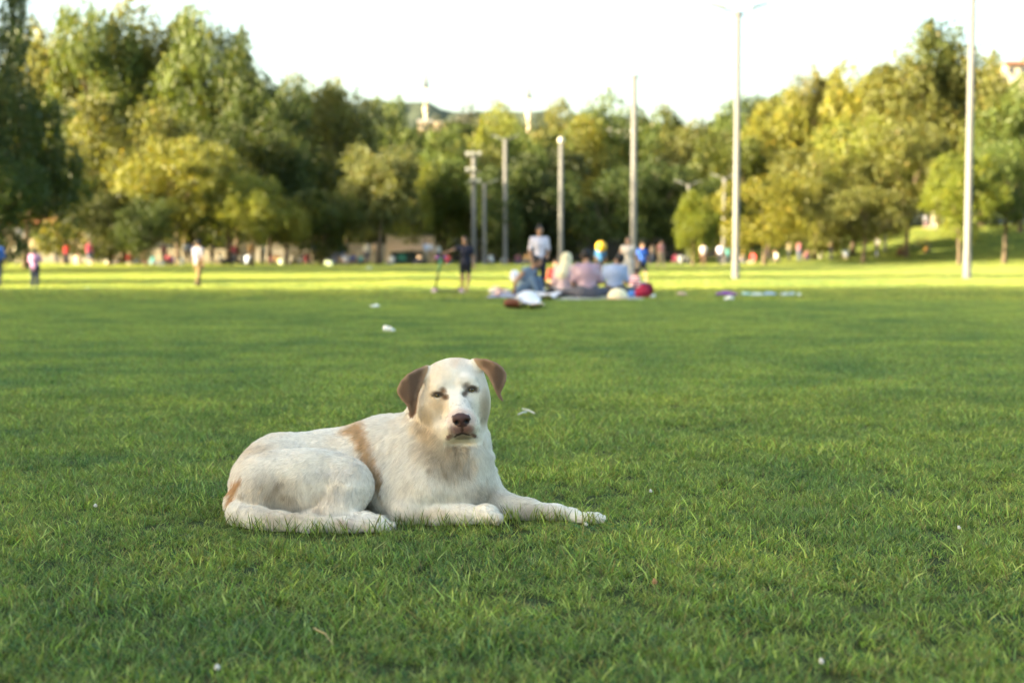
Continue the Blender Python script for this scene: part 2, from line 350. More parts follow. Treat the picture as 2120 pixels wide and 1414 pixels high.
HEADP = [(862, 735), (1056, 735), (1056, 870), (1006, 880), (995, 916), (925, 918), (905, 895), (866, 868)]
def lerp(a, b, t): t = np.clip(t, 0, 1)[:, None]; return a * (1 - t) + b * t
def coat(P, hair=True):
    """the dog's coat pattern: linear base colour at points near its skin"""
    px, py = proj(P); n = len(P)
    nz = vnoise(P, 60, 5); n2 = vnoise(P, 22, 6); n3 = vnoise(P, 160, 7)
    sx = px + (nz - .5) * 12; sy = py + (n3 - .5) * 8
    fx = px + (n3 - .5) * 3; fy = py + (nz - .5) * 3
    white = np.array((.88, .84, .765)); c = np.tile(white, (n, 1))
    c = lerp(c, np.array((.68, .57, .44)), (n2 * .5 + vnoise(P, 8, 9) * .5 - .42) * .9)
    def blob(cx, cy, rx, ry, col, s=1.0, p=1.5, f=False, rot=0.0):
        nonlocal c
        X, Y = (fx - cx, fy - cy) if f else (sx - cx, sy - cy)
        ca, sa = math.cos(R(rot)), math.sin(R(rot)); X, Y = X * ca + Y * sa, -X * sa + Y * ca
        w = np.clip(1 - ((X / rx) ** 2 + (Y / ry) ** 2), 0, 1) ** p * s; c = lerp(c, np.array(col), w)
    body = P[:, 1] > -9
    # saddle stripe, rump patch
    band = [(702, 899), (712, 888), (740, 868), (758, 870), (762, 900), (774, 935), (790, 975), (806, 1008), (824, 1045), (818, 1062), (796, 1040), (775, 1012), (764, 985), (748, 950), (738, 925), (728, 905)]
    c = lerp(c, lerp(np.tile((.62, .44, .26), (n, 1)), np.tile((.45, .32, .19), (n, 1)), (py - 950) / 90), (4 - polysd(sx, sy, band)) / 13 * (P[:, 1] > 4.945))
    rump = [(505, 982), (490, 992), (474, 1020), (472, 1048), (480, 1040), (492, 1012), (502, 995)]
    c = lerp(c, np.array((.60, .39, .21)), (3 - polysd(sx, sy, rump)) / 6)
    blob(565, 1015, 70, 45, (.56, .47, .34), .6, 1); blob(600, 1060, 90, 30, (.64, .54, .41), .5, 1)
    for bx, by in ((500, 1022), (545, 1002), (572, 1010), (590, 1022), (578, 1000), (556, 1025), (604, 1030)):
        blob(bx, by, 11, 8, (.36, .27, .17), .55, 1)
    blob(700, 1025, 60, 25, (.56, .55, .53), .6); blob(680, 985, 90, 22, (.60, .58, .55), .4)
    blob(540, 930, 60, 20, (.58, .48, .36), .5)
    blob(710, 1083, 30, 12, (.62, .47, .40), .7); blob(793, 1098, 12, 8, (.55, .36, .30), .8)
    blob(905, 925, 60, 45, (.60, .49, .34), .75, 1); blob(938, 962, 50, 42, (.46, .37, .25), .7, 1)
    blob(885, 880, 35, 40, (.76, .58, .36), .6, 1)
    for k in range(14):
        a = 920 + 38 * math.sin(k * 2.4) + k; b = 950 + 26 * math.cos(k * 1.7); blob(a, b, 6, 15, (.42, .33, .22), .55, 1, rot=-18)
    blob(1110, 1062, 80, 22, (.55, .47, .40), .75, 1); blob(900, 1066, 55, 18, (.70, .58, .44), .6, 1); blob(1000, 1020, 45, 30, (.62, .52, .42), .7, 1)
    # head
    hd = np.clip((4 - polysd(fx, fy, HEADP)) / 8, 0, 1) * (P[:, 1] < 5.1)
    c = lerp(c, np.tile((.86, .80, .70), (n, 1)), hd * .8)
    H = c.copy()
    blob(893, 835, 34, 46, (.76, .64, .47), .7, .8, True); blob(905, 775, 34, 36, (.78, .68, .53), .8, .8, True); blob(950, 752, 24, 16, (.74, .60, .46), .8, .8, True)
    blob(900, 838, 14, 12, (.68, .50, .28), .5, 1, True); blob(918, 838, 12, 22, (.72, .56, .38), .5, 1, True); blob(1003, 846, 14, 46, (.54, .45, .32), .85, .8, True)  # last patch darkens the right cheek side, shade put into the colour
    blob(880, 868, 22, 32, (.52, .42, .28), .75, .8, True)  # left cheek side darkened too, painted shade
    blob(960, 780, 22, 40, (.82, .775, .70), .8, .8, True); blob(965, 838, 18, 30, (.80, .74, .68), .8, .8, True); blob(938, 850, 13, 26, (.80, .71, .62), .8, .8, True)
    blob(917, 809, 10, 9, (.26, .15, .075), .95, .8, True, rot=20); blob(922, 822, 10, 7, (.20, .11, .07), .9, .7, True, rot=15); blob(905, 817, 15, 9, (.30, .19, .12), .8, .8, True, rot=8)
    blob(965, 799, 10, 9, (.26, .22, .19), .85, .8, True, rot=-30); blob(963, 815, 8, 9, (.22, .15, .13), .9, .8, True); blob(979, 806, 17, 9, (.30, .22, .17), .8, .8, True, rot=8)
    # muzzle: flesh pink, freckled
    blob(955, 872, 32, 29, (.56, .41, .35), .9, .6, True); blob(947, 892, 22, 14, (.30, .15, .125), .9, .7, True); blob(967, 889, 18, 13, (.26, .13, .11), .9, .7, True)
    fr = (n3 > .72) & (np.hypot((px - 955) / 44, (py - 868) / 42) < 1) & (py > 820); c = np.where((fr & (hd > .5))[:, None], c * .8, c)
    blob(930, 905, 10, 6, (.22, .12, .10), .9, .6, True, rot=-30); blob(981, 901, 8, 6, (.20, .10, .09), .9, .6, True, rot=30)
    blob(958, 905, 22, 6, (.42, .34, .27), .85, .6, True)
    line = np.array([(942, 903), (949, 900), (957, 897), (965, 898.5), (972, 900.5)])
    for (ax, ay), (bx, by) in zip(line[:-1], line[1:]):
        blob((ax + bx) / 2, (ay + by) / 2, 8, 3.2, (.06, .035, .03), .9, .6, True, rot=math.degrees(math.atan2(by - ay, bx - ax)))
    blob(957, 889, 2.6, 7, (.06, .03, .03), .9, .5, True)
    nose = polysd(fx, fy, [(936, 861), (944, 857), (958, 856), (970, 858), (974, 865), (973, 875), (966, 882), (957, 886), (946, 882), (937, 874)])
    c = lerp(c, np.array((.062, .030, .028)), (1.5 - nose) / 2 * (P[:, 1] < 4.86))
    for ax_, ay_ in ((946.5, 875.5), (966.5, 873)): blob(ax_, ay_, 6, 5, (.004, .003, .003), 1, .4, True)  # nostril hollows painted black, their shade put into the colour
    # eye rims
    for ex, ey in ((907, 817.5), (976, 806.5)): blob(ex, ey, 13, 8, (.030, .020, .016), 1, .38, True, rot=-8)
    c = np.where(hd[:, None] > 0, H * (1 - hd[:, None]) + c * hd[:, None], c)
    # ears
    earm = (P[:, 1] < 5.045) & (P[:, 2] > .30)
    le = [(889, 756), (876, 754), (859, 761), (842, 770), (826, 786), (817, 805), (818, 815), (828, 830), (840, 843), (845, 856), (848, 866), (856, 866), (864, 854), (866, 836), (869, 820), (874, 803), (880, 786), (888, 768)]
    re = [(977, 743), (988, 736), (1008, 738), (1032, 748), (1045, 757), (1054, 773), (1053, 789), (1047, 803), (1042, 814), (1046, 825), (1049, 836), (1039, 836), (1028, 826), (1020, 812), (1014, 798), (1006, 783), (1000, 770), (988, 760)]
    for poly, ox in ((le, 868), (re, 985)):
        s = polysd(px, py, poly); w = np.clip(-s / 3, 0, 1) * earm
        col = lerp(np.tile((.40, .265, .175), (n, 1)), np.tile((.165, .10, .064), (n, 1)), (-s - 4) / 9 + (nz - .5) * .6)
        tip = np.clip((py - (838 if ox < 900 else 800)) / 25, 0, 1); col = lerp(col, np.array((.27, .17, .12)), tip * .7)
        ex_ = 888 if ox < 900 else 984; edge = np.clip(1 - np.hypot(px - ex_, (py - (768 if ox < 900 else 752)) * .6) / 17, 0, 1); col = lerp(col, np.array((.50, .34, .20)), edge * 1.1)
        c = lerp(c, col, w)
    return np.clip(c, 0.01, .9)

def mat_attr(name, attr, rough=.65, spec=.25, curve=False):
    m = bpy.data.materials.new(name); m.use_nodes = True; nt = m.node_tree; b = nt.nodes['Principled BSDF']
    a = nt.nodes.new('ShaderNodeAttribute'); a.attribute_name = attr; nt.links.new(a.outputs['Color'], b.inputs['Base Color'])
    b.inputs['Roughness'].default_value = rough; b.inputs['Specular IOR Level'].default_value = spec
    return m, nt, b, a

def make_dog():
    D, V, Q = build_dog()
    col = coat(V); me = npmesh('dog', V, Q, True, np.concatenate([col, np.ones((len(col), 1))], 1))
    m, nt, b, a = mat_attr('dog_skin', 'tint', .55, .3)
    n = nt.nodes.new('ShaderNodeTexNoise'); n.inputs['Scale'].default_value = 700; n.inputs['Detail'].default_value = 2
    bp = nt.nodes.new('ShaderNodeBump'); bp.inputs['Strength'].default_value = .25; bp.inputs['Distance'].default_value = .002
    tc = nt.nodes.new('ShaderNodeTexCoord'); nt.links.new(tc.outputs['Object'], n.inputs['Vector'])
    nt.links.new(n.outputs['Fac'], bp.inputs['Height']); nt.links.new(bp.outputs[0], b.inputs['Normal'])
    base = at(800, 1085, 5.0); base[2] = 0
    root = empty('dog', base)
    tag(root, 'large cream and white dog with brown ears and tan saddle stripe lying on grass', 'dog')
    body = link('body', me, m, root); body.location = -Vector(base)
    # eyes
    for ex, ey, yc, er in EYES:
        c = at(ex, ey, yc)
        u, v = np.meshgrid(np.linspace(0, math.pi, 17), np.linspace(0, 2 * math.pi, 24, endpoint=False), indexing='ij')
        fwd = np.array((0.10, -1, .05)); fwd /= np.linalg.norm(fwd); r_ = np.cross(fwd, (0, 0, 1)); r_ /= np.linalg.norm(r_); up = np.cross(r_, fwd)
        S = (np.cos(u)[..., None] * fwd + np.sin(u)[..., None] * (np.cos(v)[..., None] * r_ + np.sin(v)[..., None] * up)) * er
        VV = S.reshape(-1, 3) + c; ang = u.ravel()
        F = [(i * 24 + j, (i + 1) * 24 + j, (i + 1) * 24 + (j + 1) % 24, i * 24 + (j + 1) % 24) for i in range(16) for j in range(24)]
        cc = np.tile((.22, .17, .14, 1.), (len(VV), 1)); cc[ang < .72] = (.12, .085, .03, 1); cc[ang < .34] = (.004, .004, .004, 1); cc[(ang > .62) & (ang < .8)] = (.03, .02, .01, 1)
        em = npmesh('eye', VV, np.array(F), True, cc); mm, nt2, b2, a2 = mat_attr('dog_eye', 'tint', .08, .8)
        e = link('eye', em, mm, root); e.location = -Vector(base)
    # claws
    for x, y, Y in [(1249 - 3 * abs(q - 1.5), 1080 + q, 4.975 - .019 * q) for q in range(4)] + [(1025, 1080, 4.885 - .021 * q) for q in range(4)] + [(806, 1102 + 2 * q, 4.83 - .018 * q) for q in range(3)]:
        p = at(x, y, Y); p[2] = max(p[2], .012); cl = MB().tube([p, p + (.012, 0, .001), p + (.021, 0, -.005)], [.0038, .003, .0008], 6).build('claw', M((.20, .15, .12), .35), root, True); cl.location = -Vector(base)
    # fur
    tri = Q; p0, p1, p2, p3 = V[Q[:, 0]], V[Q[:, 1]], V[Q[:, 2]], V[Q[:, 3]]
    area = .5 * (np.linalg.norm(np.cross(p1 - p0, p2 - p0), axis=1) + np.linalg.norm(np.cross(p2 - p0, p3 - p0), axis=1))
    cen = (p0 + p1 + p2 + p3) / 4; nrm = np.cross(p2 - p0, p3 - p1); nrm /= np.linalg.norm(nrm, axis=1)[:, None] + 1e-12
    vis = (nrm @ np.array((0, -1, .15))) > -.35
    cpx, cpy = proj(cen); headm = (polysd(cpx, cpy, HEADP) < 4) & (cen[:, 1] < 5.1)
    earw = (cen[:, 2] > .30) & (cen[:, 1] < 5.045) & (((cpx > 815) & (cpx < 870) & (cpy < 866) & (cpy + (866 - cpx) * .9 < 866 + 12)) | (cpx > 1012))
    nose = polysd(cpx, cpy, [(936, 861), (944, 857), (958, 856), (970, 858), (974, 865), (973, 875), (966, 882), (957, 886), (946, 882), (937, 874)])
    eyes = np.minimum(np.hypot((cpx - 907) / 1.0, (cpy - 818) / .62), np.hypot((cpx - 976) / 1.0, (cpy - 807) / .62))
    dens = area * vis * np.where(headm | earw, 2.4, 1.0); dens[(nose < 1.5) & (cen[:, 1] < 4.88)] = 0; dens[(eyes < 11) & (cen[:, 1] < 5)] = 0; dens[(cen[:, 2] < .012)] = 0
    N = 230000
    cum = np.cumsum(dens); f = np.searchsorted(cum, RNG.random(N) * cum[-1]); a_, b_ = RNG.random((2, N, 1))
    P = (p0[f] * (1 - a_) + p1[f] * a_) * (1 - b_) + (p3[f] * (1 - a_) + p2[f] * a_) * b_
    e = .006; G = np.stack([D.sample(P + d) - D.sample(P - d) for d in np.eye(3) * e], 1); G /= np.linalg.norm(G, axis=1)[:, None] + 1e-9
    G = .6 * G + .4 * nrm[f]; G /= np.linalg.norm(G, axis=1)[:, None]
    px, py = proj(P)
    guides = np.array([  # px, py, flow right, flow up, length mm
        (560, 930, -.8, -.6, 16), (620, 960, -.7, -.7, 15), (540, 1010, -.3, -1, 26), (580, 1060, .1, -1, 26), (660, 1050, .1, -1, 18), (720, 1000, -.2, -1, 12), (735, 1050, -.3, -1, 11),
        (690, 910, -1, -.25, 16), (760, 900, -.8, -.6, 18), (780, 960, -.5, -.9, 20), (800, 1040, -.3, -1, 24), (850, 900, -.7, -.7, 24), (850, 980, -.5, -.9, 24), (860, 1050, .2, -1, 16),
        (900, 920, -.6, -.9, 34), (950, 960, .05, -1, 34), (995, 950, .5, -1, 28), (930, 1010, .1, -1, 24), (1000, 1010, .3, -1, 22), (910, 1068, 1, -.25, 9), (1000, 1060, .8, -.5, 8),
        (1070, 1048, .6, -.6, 16), (1150, 1062, 1, -.2, 9), (1220, 1076, 1, -.2, 8), (500, 1060, .1, -1, 22), (540, 1090, .9, -.35, 24), (640, 1098, 1, -.1, 24), (740, 1101, 1, -.1, 22), (485, 1030, -.1, -1, 20),
        (940, 760, 0, 1, 7), (905, 780, -.5, .9, 7), (975, 775, .4, .9, 7), (885, 830, -.7, -.5, 9), (880, 870, -.5, -1, 18), (1000, 840, .6, -.5, 10), (1003, 880, .5, -1, 18), (945, 840, -.1, .9, 4), (925, 870, -.6, -.4, 4), (985, 868, .7, -.4, 4), (957, 905, 0, -1, 4),
        (845, 790, -.3, -1, 5), (850, 845, 0, -1, 5), (1030, 780, .3, -1, 5), (1040, 820, .2, -1, 5), (868, 762, -.9, .1, 6), (1005, 745, .9, .2, 6)], float)
    w = np.exp(-((px[:, None] - guides[:, 0]) ** 2 + (py[:, None] - guides[:, 1]) ** 2) / (2 * 26.0 ** 2)) + 1e-9
    hw = np.arange(len(guides)) >= 29
    hm = ((polysd(px, py, HEADP) < 3) | earw[f]) & (P[:, 1] < 5.08)
    w = np.where(hm[:, None] == hw[None], w, w * 1e-5); w /= w.sum(1)[:, None]
    fl = w @ guides[:, 2:4]; ln = (w @ guides[:, 4]) * .001 * np.where(hm, .7, 1.12)
    dirv = np.stack([fl[:, 0], np.full(N, -.05), fl[:, 1]], 1)
    wob = np.stack([vnoise(P, 45, 11), vnoise(P, 45, 12), vnoise(P, 45, 13)], 1) - .5
    wob2 = np.stack([vnoise(P, 170, 14), vnoise(P, 170, 15), vnoise(P, 170, 16)], 1) - .5
    dirv = dirv + wob * .8 + wob2 * .45 + RNG.normal(0, .15, (N, 3))
    dirv -= (dirv * G).sum(1)[:, None] * G; dirv /= np.linalg.norm(dirv, axis=1)[:, None] + 1e-9
    lift = (.28 + .30 * (vnoise(P, 70, 17) - .3) + RNG.normal(0, .10, N)).clip(.08, .8)[:, None]
    ln = (ln * (.7 + .6 * RNG.random(N)))[:, None]
    S = np.linspace(0, 1, 5); pts = np.zeros((N, 5, 3))
    for i, s in enumerate(S):
        pts[:, i] = P + ln * (dirv * s * (1 - .15 * s) + G * (lift * s * (1.25 - .75 * s))) - G * .001 * (i == 0)
    pts[:, :, 2] = np.maximum(pts[:, :, 2], .004)
    cu = bpy.data.hair_curves.new('fur'); cu.add_curves([5] * N)
    cu.points.foreach_set('position', pts.astype(np.float32).ravel())
    rad = (np.array([.34, .32, .27, .18, .04]) * .001)[None] * np.where(hm, .62, 1.0)[:, None]
    cu.points.foreach_set('radius', rad.astype(np.float32).ravel())
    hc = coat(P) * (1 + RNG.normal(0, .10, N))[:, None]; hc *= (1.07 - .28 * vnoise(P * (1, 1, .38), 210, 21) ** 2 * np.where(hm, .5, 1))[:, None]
    at_ = cu.attributes.new('tint', 'FLOAT_COLOR', 'CURVE')
    at_.data.foreach_set('color', np.concatenate([hc.clip(0, 1), np.ones((N, 1))], 1).astype(np.float32).ravel())
    fm, nt, b, a = mat_attr('dog_fur', 'tint', .6, .25)
    tr = nt.nodes.new('ShaderNodeBsdfTranslucent'); nt.links.new(a.outputs['Color'], tr.inputs['Color'])
    mx = nt.nodes.new('ShaderNodeMixShader'); mx.inputs[0].default_value = .25
    nt.links.new(b.outputs[0], mx.inputs[1]); nt.links.new(tr.outputs[0], mx.inputs[2])
    nt.links.new(mx.outputs[0], nt.nodes['Material Output'].inputs['Surface'])
    cu.materials.append(fm); fo = bpy.data.objects.new('fur', cu); C.objects.link(fo); fo.parent = root; fo.location = -Vector(base); fo['kind'] = 'stuff'
    return V
DOGV = make_dog()
# ------------------------------------------------------------------ the lawn and what rises round it
def ground_z(x, y):
    x = np.asarray(x, float); y = np.asarray(y, float)
    s = lambda t: np.clip(t, 0, 1) ** 2 * (3 - 2 * np.clip(t, 0, 1))
    edge = 92 - 0.10 * (x - 20)
    m = s((y - edge) / 26) * s((x - 12) / 26) * 3.1          # the bank on the right
    back = s((y - 150) / 260) * 16
    return m + back
def mat_lawn():
    m = bpy.data.materials.new('lawn'); m.use_nodes = True; nt = m.node_tree; b = nt.nodes['Principled BSDF']
    b.inputs['Roughness'].default_value = .9; b.inputs['Specular IOR Level'].default_value = .1
    g = nt.nodes.new('ShaderNodeNewGeometry'); n = nt.nodes.new('ShaderNodeTexNoise'); n.inputs['Scale'].default_value = 14; n.inputs['Detail'].default_value = 6
    n2 = nt.nodes.new('ShaderNodeTexNoise'); n2.inputs['Scale'].default_value = .35; n2.inputs['Detail'].default_value = 3
    cr = nt.nodes.new('ShaderNodeValToRGB'); cr.color_ramp.elements[0].position = .3; cr.color_ramp.elements[0].color = (.022, .035, .010, 1)
    cr.color_ramp.elements[1].position = .75; cr.color_ramp.elements[1].color = (.075, .095, .025, 1)
    mx = nt.nodes.new('ShaderNodeMixRGB'); mx.blend_type = 'MULTIPLY'; mx.inputs[0].default_value = .35
    nt.links.new(g.outputs['Position'], n.inputs['Vector']); nt.links.new(g.outputs['Position'], n2.inputs['Vector'])
    nt.links.new(n.outputs['Fac'], cr.inputs[0]); nt.links.new(cr.outputs[0], mx.inputs[1]); nt.links.new(n2.outputs['Color'], mx.inputs[2])
    nt.links.new(mx.outputs[0], b.inputs['Base Color']); return m
def make_ground():
    xs = np.unique(np.concatenate([np.linspace(-4000, -150, 14), np.linspace(-150, 150, 101), np.linspace(150, 4000, 14)]))
    ys = np.unique(np.concatenate([np.linspace(-4000, -100, 10), np.linspace(-100, 0, 11), np.linspace(0, 160, 81), np.linspace(160, 430, 28), np.linspace(430, 4500, 16)]))
    X, Y = np.meshgrid(xs, ys, indexing='ij'); V = np.stack([X, Y, ground_z(X, Y)], -1).reshape(-1, 3)
    n = len(ys); i, j = np.meshgrid(np.arange(len(xs) - 1), np.arange(n - 1), indexing='ij'); a = (i * n + j).ravel()
    o = link('lawn', npmesh('lawn', V, np.stack([a, a + n, a + n + 1, a + 1], 1), True), mat_lawn())
    tag(o, 'flat mown lawn with a low grass bank on the right', kind='structure')
make_ground()

# ---- grass blades
def mat_blade():
    m = bpy.data.materials.new('grass_blade'); m.use_nodes = True; nt = m.node_tree; b = nt.nodes['Principled BSDF']
    a = nt.nodes.new('ShaderNodeAttribute'); a.attribute_name = 'tint'
    g = nt.nodes.new('ShaderNodeNewGeometry'); n = nt.nodes.new('ShaderNodeTexNoise'); n.inputs['Scale'].default_value = 1.3; n.inputs['Detail'].default_value = 4
    n3 = nt.nodes.new('ShaderNodeTexNoise'); n3.inputs['Scale'].default_value = .16; n3.inputs['Detail'].default_value = 3
    ad = nt.nodes.new('ShaderNodeMath'); ad.operation = 'ADD'
    r = nt.nodes.new('ShaderNodeMapRange'); r.inputs['From Min'].default_value = .7; r.inputs['From Max'].default_value = 1.3
    cr = nt.nodes.new('ShaderNodeValToRGB'); cr.color_ramp.elements[0].color = (.52, .66, .74, 1); cr.color_ramp.elements[1].color = (1.42, 1.26, .98, 1)
    mx = nt.nodes.new('ShaderNodeMixRGB'); mx.blend_type = 'MULTIPLY'; mx.inputs[0].default_value = 1
    for q in (n, n3): nt.links.new(g.outputs['Position'], q.inputs['Vector'])
    nt.links.new(n.outputs['Fac'], ad.inputs[0]); nt.links.new(n3.outputs['Fac'], ad.inputs[1]); nt.links.new(ad.outputs[0], r.inputs['Value'])
    nt.links.new(r.outputs[0], cr.inputs[0]); nt.links.new(a.outputs['Color'], mx.inputs[1]); nt.links.new(cr.outputs[0], mx.inputs[2])
    nt.links.new(mx.outputs[0], b.inputs['Base Color']); b.inputs['Roughness'].default_value = .5; b.inputs['Specular IOR Level'].default_value = .35
    tr = nt.nodes.new('ShaderNodeBsdfTranslucent'); sc_ = nt.nodes.new('ShaderNodeVectorMath'); sc_.operation = 'MULTIPLY'; sc_.inputs[1].default_value = (1.25, 1.25, .5)
    nt.links.new(mx.outputs[0], sc_.inputs[0]); nt.links.new(sc_.outputs[0], tr.inputs['Color'])
    ms = nt.nodes.new('ShaderNodeMixShader'); ms.inputs[0].default_value = .45
    nt.links.new(b.outputs[0], ms.inputs[1]); nt.links.new(tr.outputs[0], ms.inputs[2]); nt.links.new(ms.outputs[0], nt.nodes['Material Output'].inputs['Surface'])
    return m
BLADE = mat_blade()
def blades(name, n, rad, h0, h1, w, square=False, lean=.55, seed=0, dry=.10):
    """one patch of n blades as a mesh"""
    g = np.random.default_rng(seed)
    if square: p = (g.random((n, 2)) - .5) * 2 * rad
    else:
        a = g.random(n) * 6.283; r = rad * np.sqrt(g.random(n)); p = np.stack([r * np.cos(a), r * np.sin(a)], 1)
    h = h0 + (h1 - h0) * g.random(n) ** 1.6; th = g.random(n) * 6.283; ln = lean * h * (.25 + 1.5 * g.random(n)); ww = w * (.6 + .8 * g.random(n))
    ld = np.stack([np.cos(th), np.sin(th)], 1); fa = g.random(n) * 6.283; sd_ = np.stack([np.cos(fa), np.sin(fa)], 1)
    V = np.zeros((n, 7, 3))
    for i, (t, wf) in enumerate(((0, .7), (.4, 1), (.75, .7))):
        c = np.zeros((n, 3)); c[:, :2] = p + ld * (ln * t ** 1.7)[:, None]; c[:, 2] = h * (t - .22 * t * t * (ln / h)) - .003
        o = np.zeros((n, 3)); o[:, :2] = sd_ * (ww * wf * .5)[:, None]; V[:, 2 * i] = c - o; V[:, 2 * i + 1] = c + o
    V[:, 6, :2] = p + ld * ln[:, None]; V[:, 6, 2] = h * (1 - .22 * (ln / h))
    b = (np.arange(n) * 7)[:, None]
    F = np.concatenate([b + np.array(f)[None] for f in ((0, 1, 3), (0, 3, 2), (2, 3, 5), (2, 5, 4), (4, 5, 6))])
    base = np.array(((.212, .332, .090) if dry >= .1 else (.205, .325, .090) if dry > .055 else (.240, .325, .085))); c = np.tile(base, (n, 1)); k = g.random(n)  # yellower base for the far field puts sunlight into the blade colour
    c[k < .35] *= (1.3, 1.13, 1.3); c[k < .14] = base * (.55, .70, 1.0); c[(k > .80)] = base * (1.75, 1.30, 1.7)
    d = g.random(n) < dry; c[d] = np.array((.30, .25, .11)) * (.6 + .6 * g.random((d.sum(), 1)))
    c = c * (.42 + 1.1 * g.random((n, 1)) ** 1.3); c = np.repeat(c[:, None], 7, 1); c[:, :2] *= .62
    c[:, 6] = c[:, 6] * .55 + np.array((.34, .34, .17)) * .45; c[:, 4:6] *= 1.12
    col = np.concatenate([c.reshape(-1, 3), np.ones((n * 7, 1))], 1)
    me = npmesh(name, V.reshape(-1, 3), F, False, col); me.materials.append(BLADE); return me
def clover_mesh(name, seed):
    g = np.random.default_rng(seed); V, F, Cc = [], [], []
    for s in range(7):
        x, y = (g.random(2) - .5) * .09; z = .018 + .022 * g.random(); o = len(V); col = np.array((.055, .14, .035)) * (.8 + .5 * g.random())
        V += [(x - .0006, y, 0), (x + .0006, y, 0), (x, y, z)]; F.append((o, o + 1, o + 2)); Cc += [col] * 3; a0 = g.random() * 6.28
        for k in range(3):
            a = a0 + k * 2.094; r = .0075; o = len(V); t = g.normal(0, .002)
            V += [(x, y, z), (x + r * .75 * math.cos(a - .5), y + r * .75 * math.sin(a - .5), z + .001 + t), (x + r * 1.15 * math.cos(a - .25), y + r * 1.15 * math.sin(a - .25), z + t),
                  (x + r * 1.15 * math.cos(a + .25), y + r * 1.15 * math.sin(a + .25), z + t), (x + r * .75 * math.cos(a + .5), y + r * .75 * math.sin(a + .5), z + .001)]
            F += [(o, o + 1, o + 2), (o, o + 2, o + 3), (o, o + 3, o + 4)]; Cc += [col] * 5
    me = npmesh(name, V, np.array(F), False, np.concatenate([np.array(Cc), np.ones((len(Cc), 1))], 1)); me.materials.append(BLADE); return me

def scatter(name, label, meshes, pos, idx, rot, scl):
    """grass that nobody could count: one object that draws the patches"""
    col = bpy.data.collections.new(name + '_patches')
    for i, me in enumerate(meshes):
        o = bpy.data.objects.new('%s_patch_%02d' % (name, i), me); col.objects.link(o)
    n = len(pos); pm = bpy.data.meshes.new(name); pm.vertices.add(n); pm.vertices.foreach_set('co', np.asarray(pos, np.float32).ravel())
    for nm, ty, dat in (('idx', 'INT', idx), ('scl', 'FLOAT', scl)):
        a = pm.attributes.new(nm, ty, 'POINT'); a.data.foreach_set('value', np.asarray(dat).astype(np.int32 if ty == 'INT' else np.float32))
    a = pm.attributes.new('rot', 'FLOAT_VECTOR', 'POINT'); a.data.foreach_set('vector', np.asarray(rot, np.float32).ravel())
    ob = link(name, pm); tag(ob, label, kind='stuff')
    ng = bpy.data.node_groups.new(name + '_scatter', 'GeometryNodeTree')
    ng.interface.new_socket('Geometry', in_out='INPUT', socket_type='NodeSocketGeometry'); ng.interface.new_socket('Geometry', in_out='OUTPUT', socket_type='NodeSocketGeometry')
    N = ng.nodes; L = ng.links; gi = N.new('NodeGroupInput'); go = N.new('NodeGroupOutput'); ci = N.new('GeometryNodeCollectionInfo')
    ci.inputs['Collection'].default_value = col; ci.inputs['Separate Children'].default_value = True; ci.inputs['Reset Children'].default_value = True
    ip = N.new('GeometryNodeInstanceOnPoints'); ip.inputs['Pick Instance'].default_value = True
    def attr(nm, ty):
        q = N.new('GeometryNodeInputNamedAttribute'); q.data_type = ty; q.inputs['Name'].default_value = nm; return [x for x in q.outputs if x.enabled][0]
    er = N.new('FunctionNodeEulerToRotation')
    L.new(gi.outputs[0], ip.inputs['Points']); L.new(ci.outputs[0], ip.inputs['Instance']); L.new(attr('idx', 'INT'), ip.inputs['Instance Index'])
    L.new(attr('rot', 'FLOAT_VECTOR'), er.inputs[0]); L.new(er.outputs[0], ip.inputs['Rotation']); L.new(attr('scl', 'FLOAT'), ip.inputs['Scale']); L.new(ip.outputs[0], go.inputs[0])
    md = ob.modifiers.new('scatter', 'NODES'); md.node_group = ng
    return ob
def wedge(y0, y1, n, mar=1.0):
    y = np.sqrt(RNG.random(n) * (y1 ** 2 - y0 ** 2) + y0 ** 2); x = (RNG.random(n) * 2 - 1) * (.37 * y + mar); return x, y
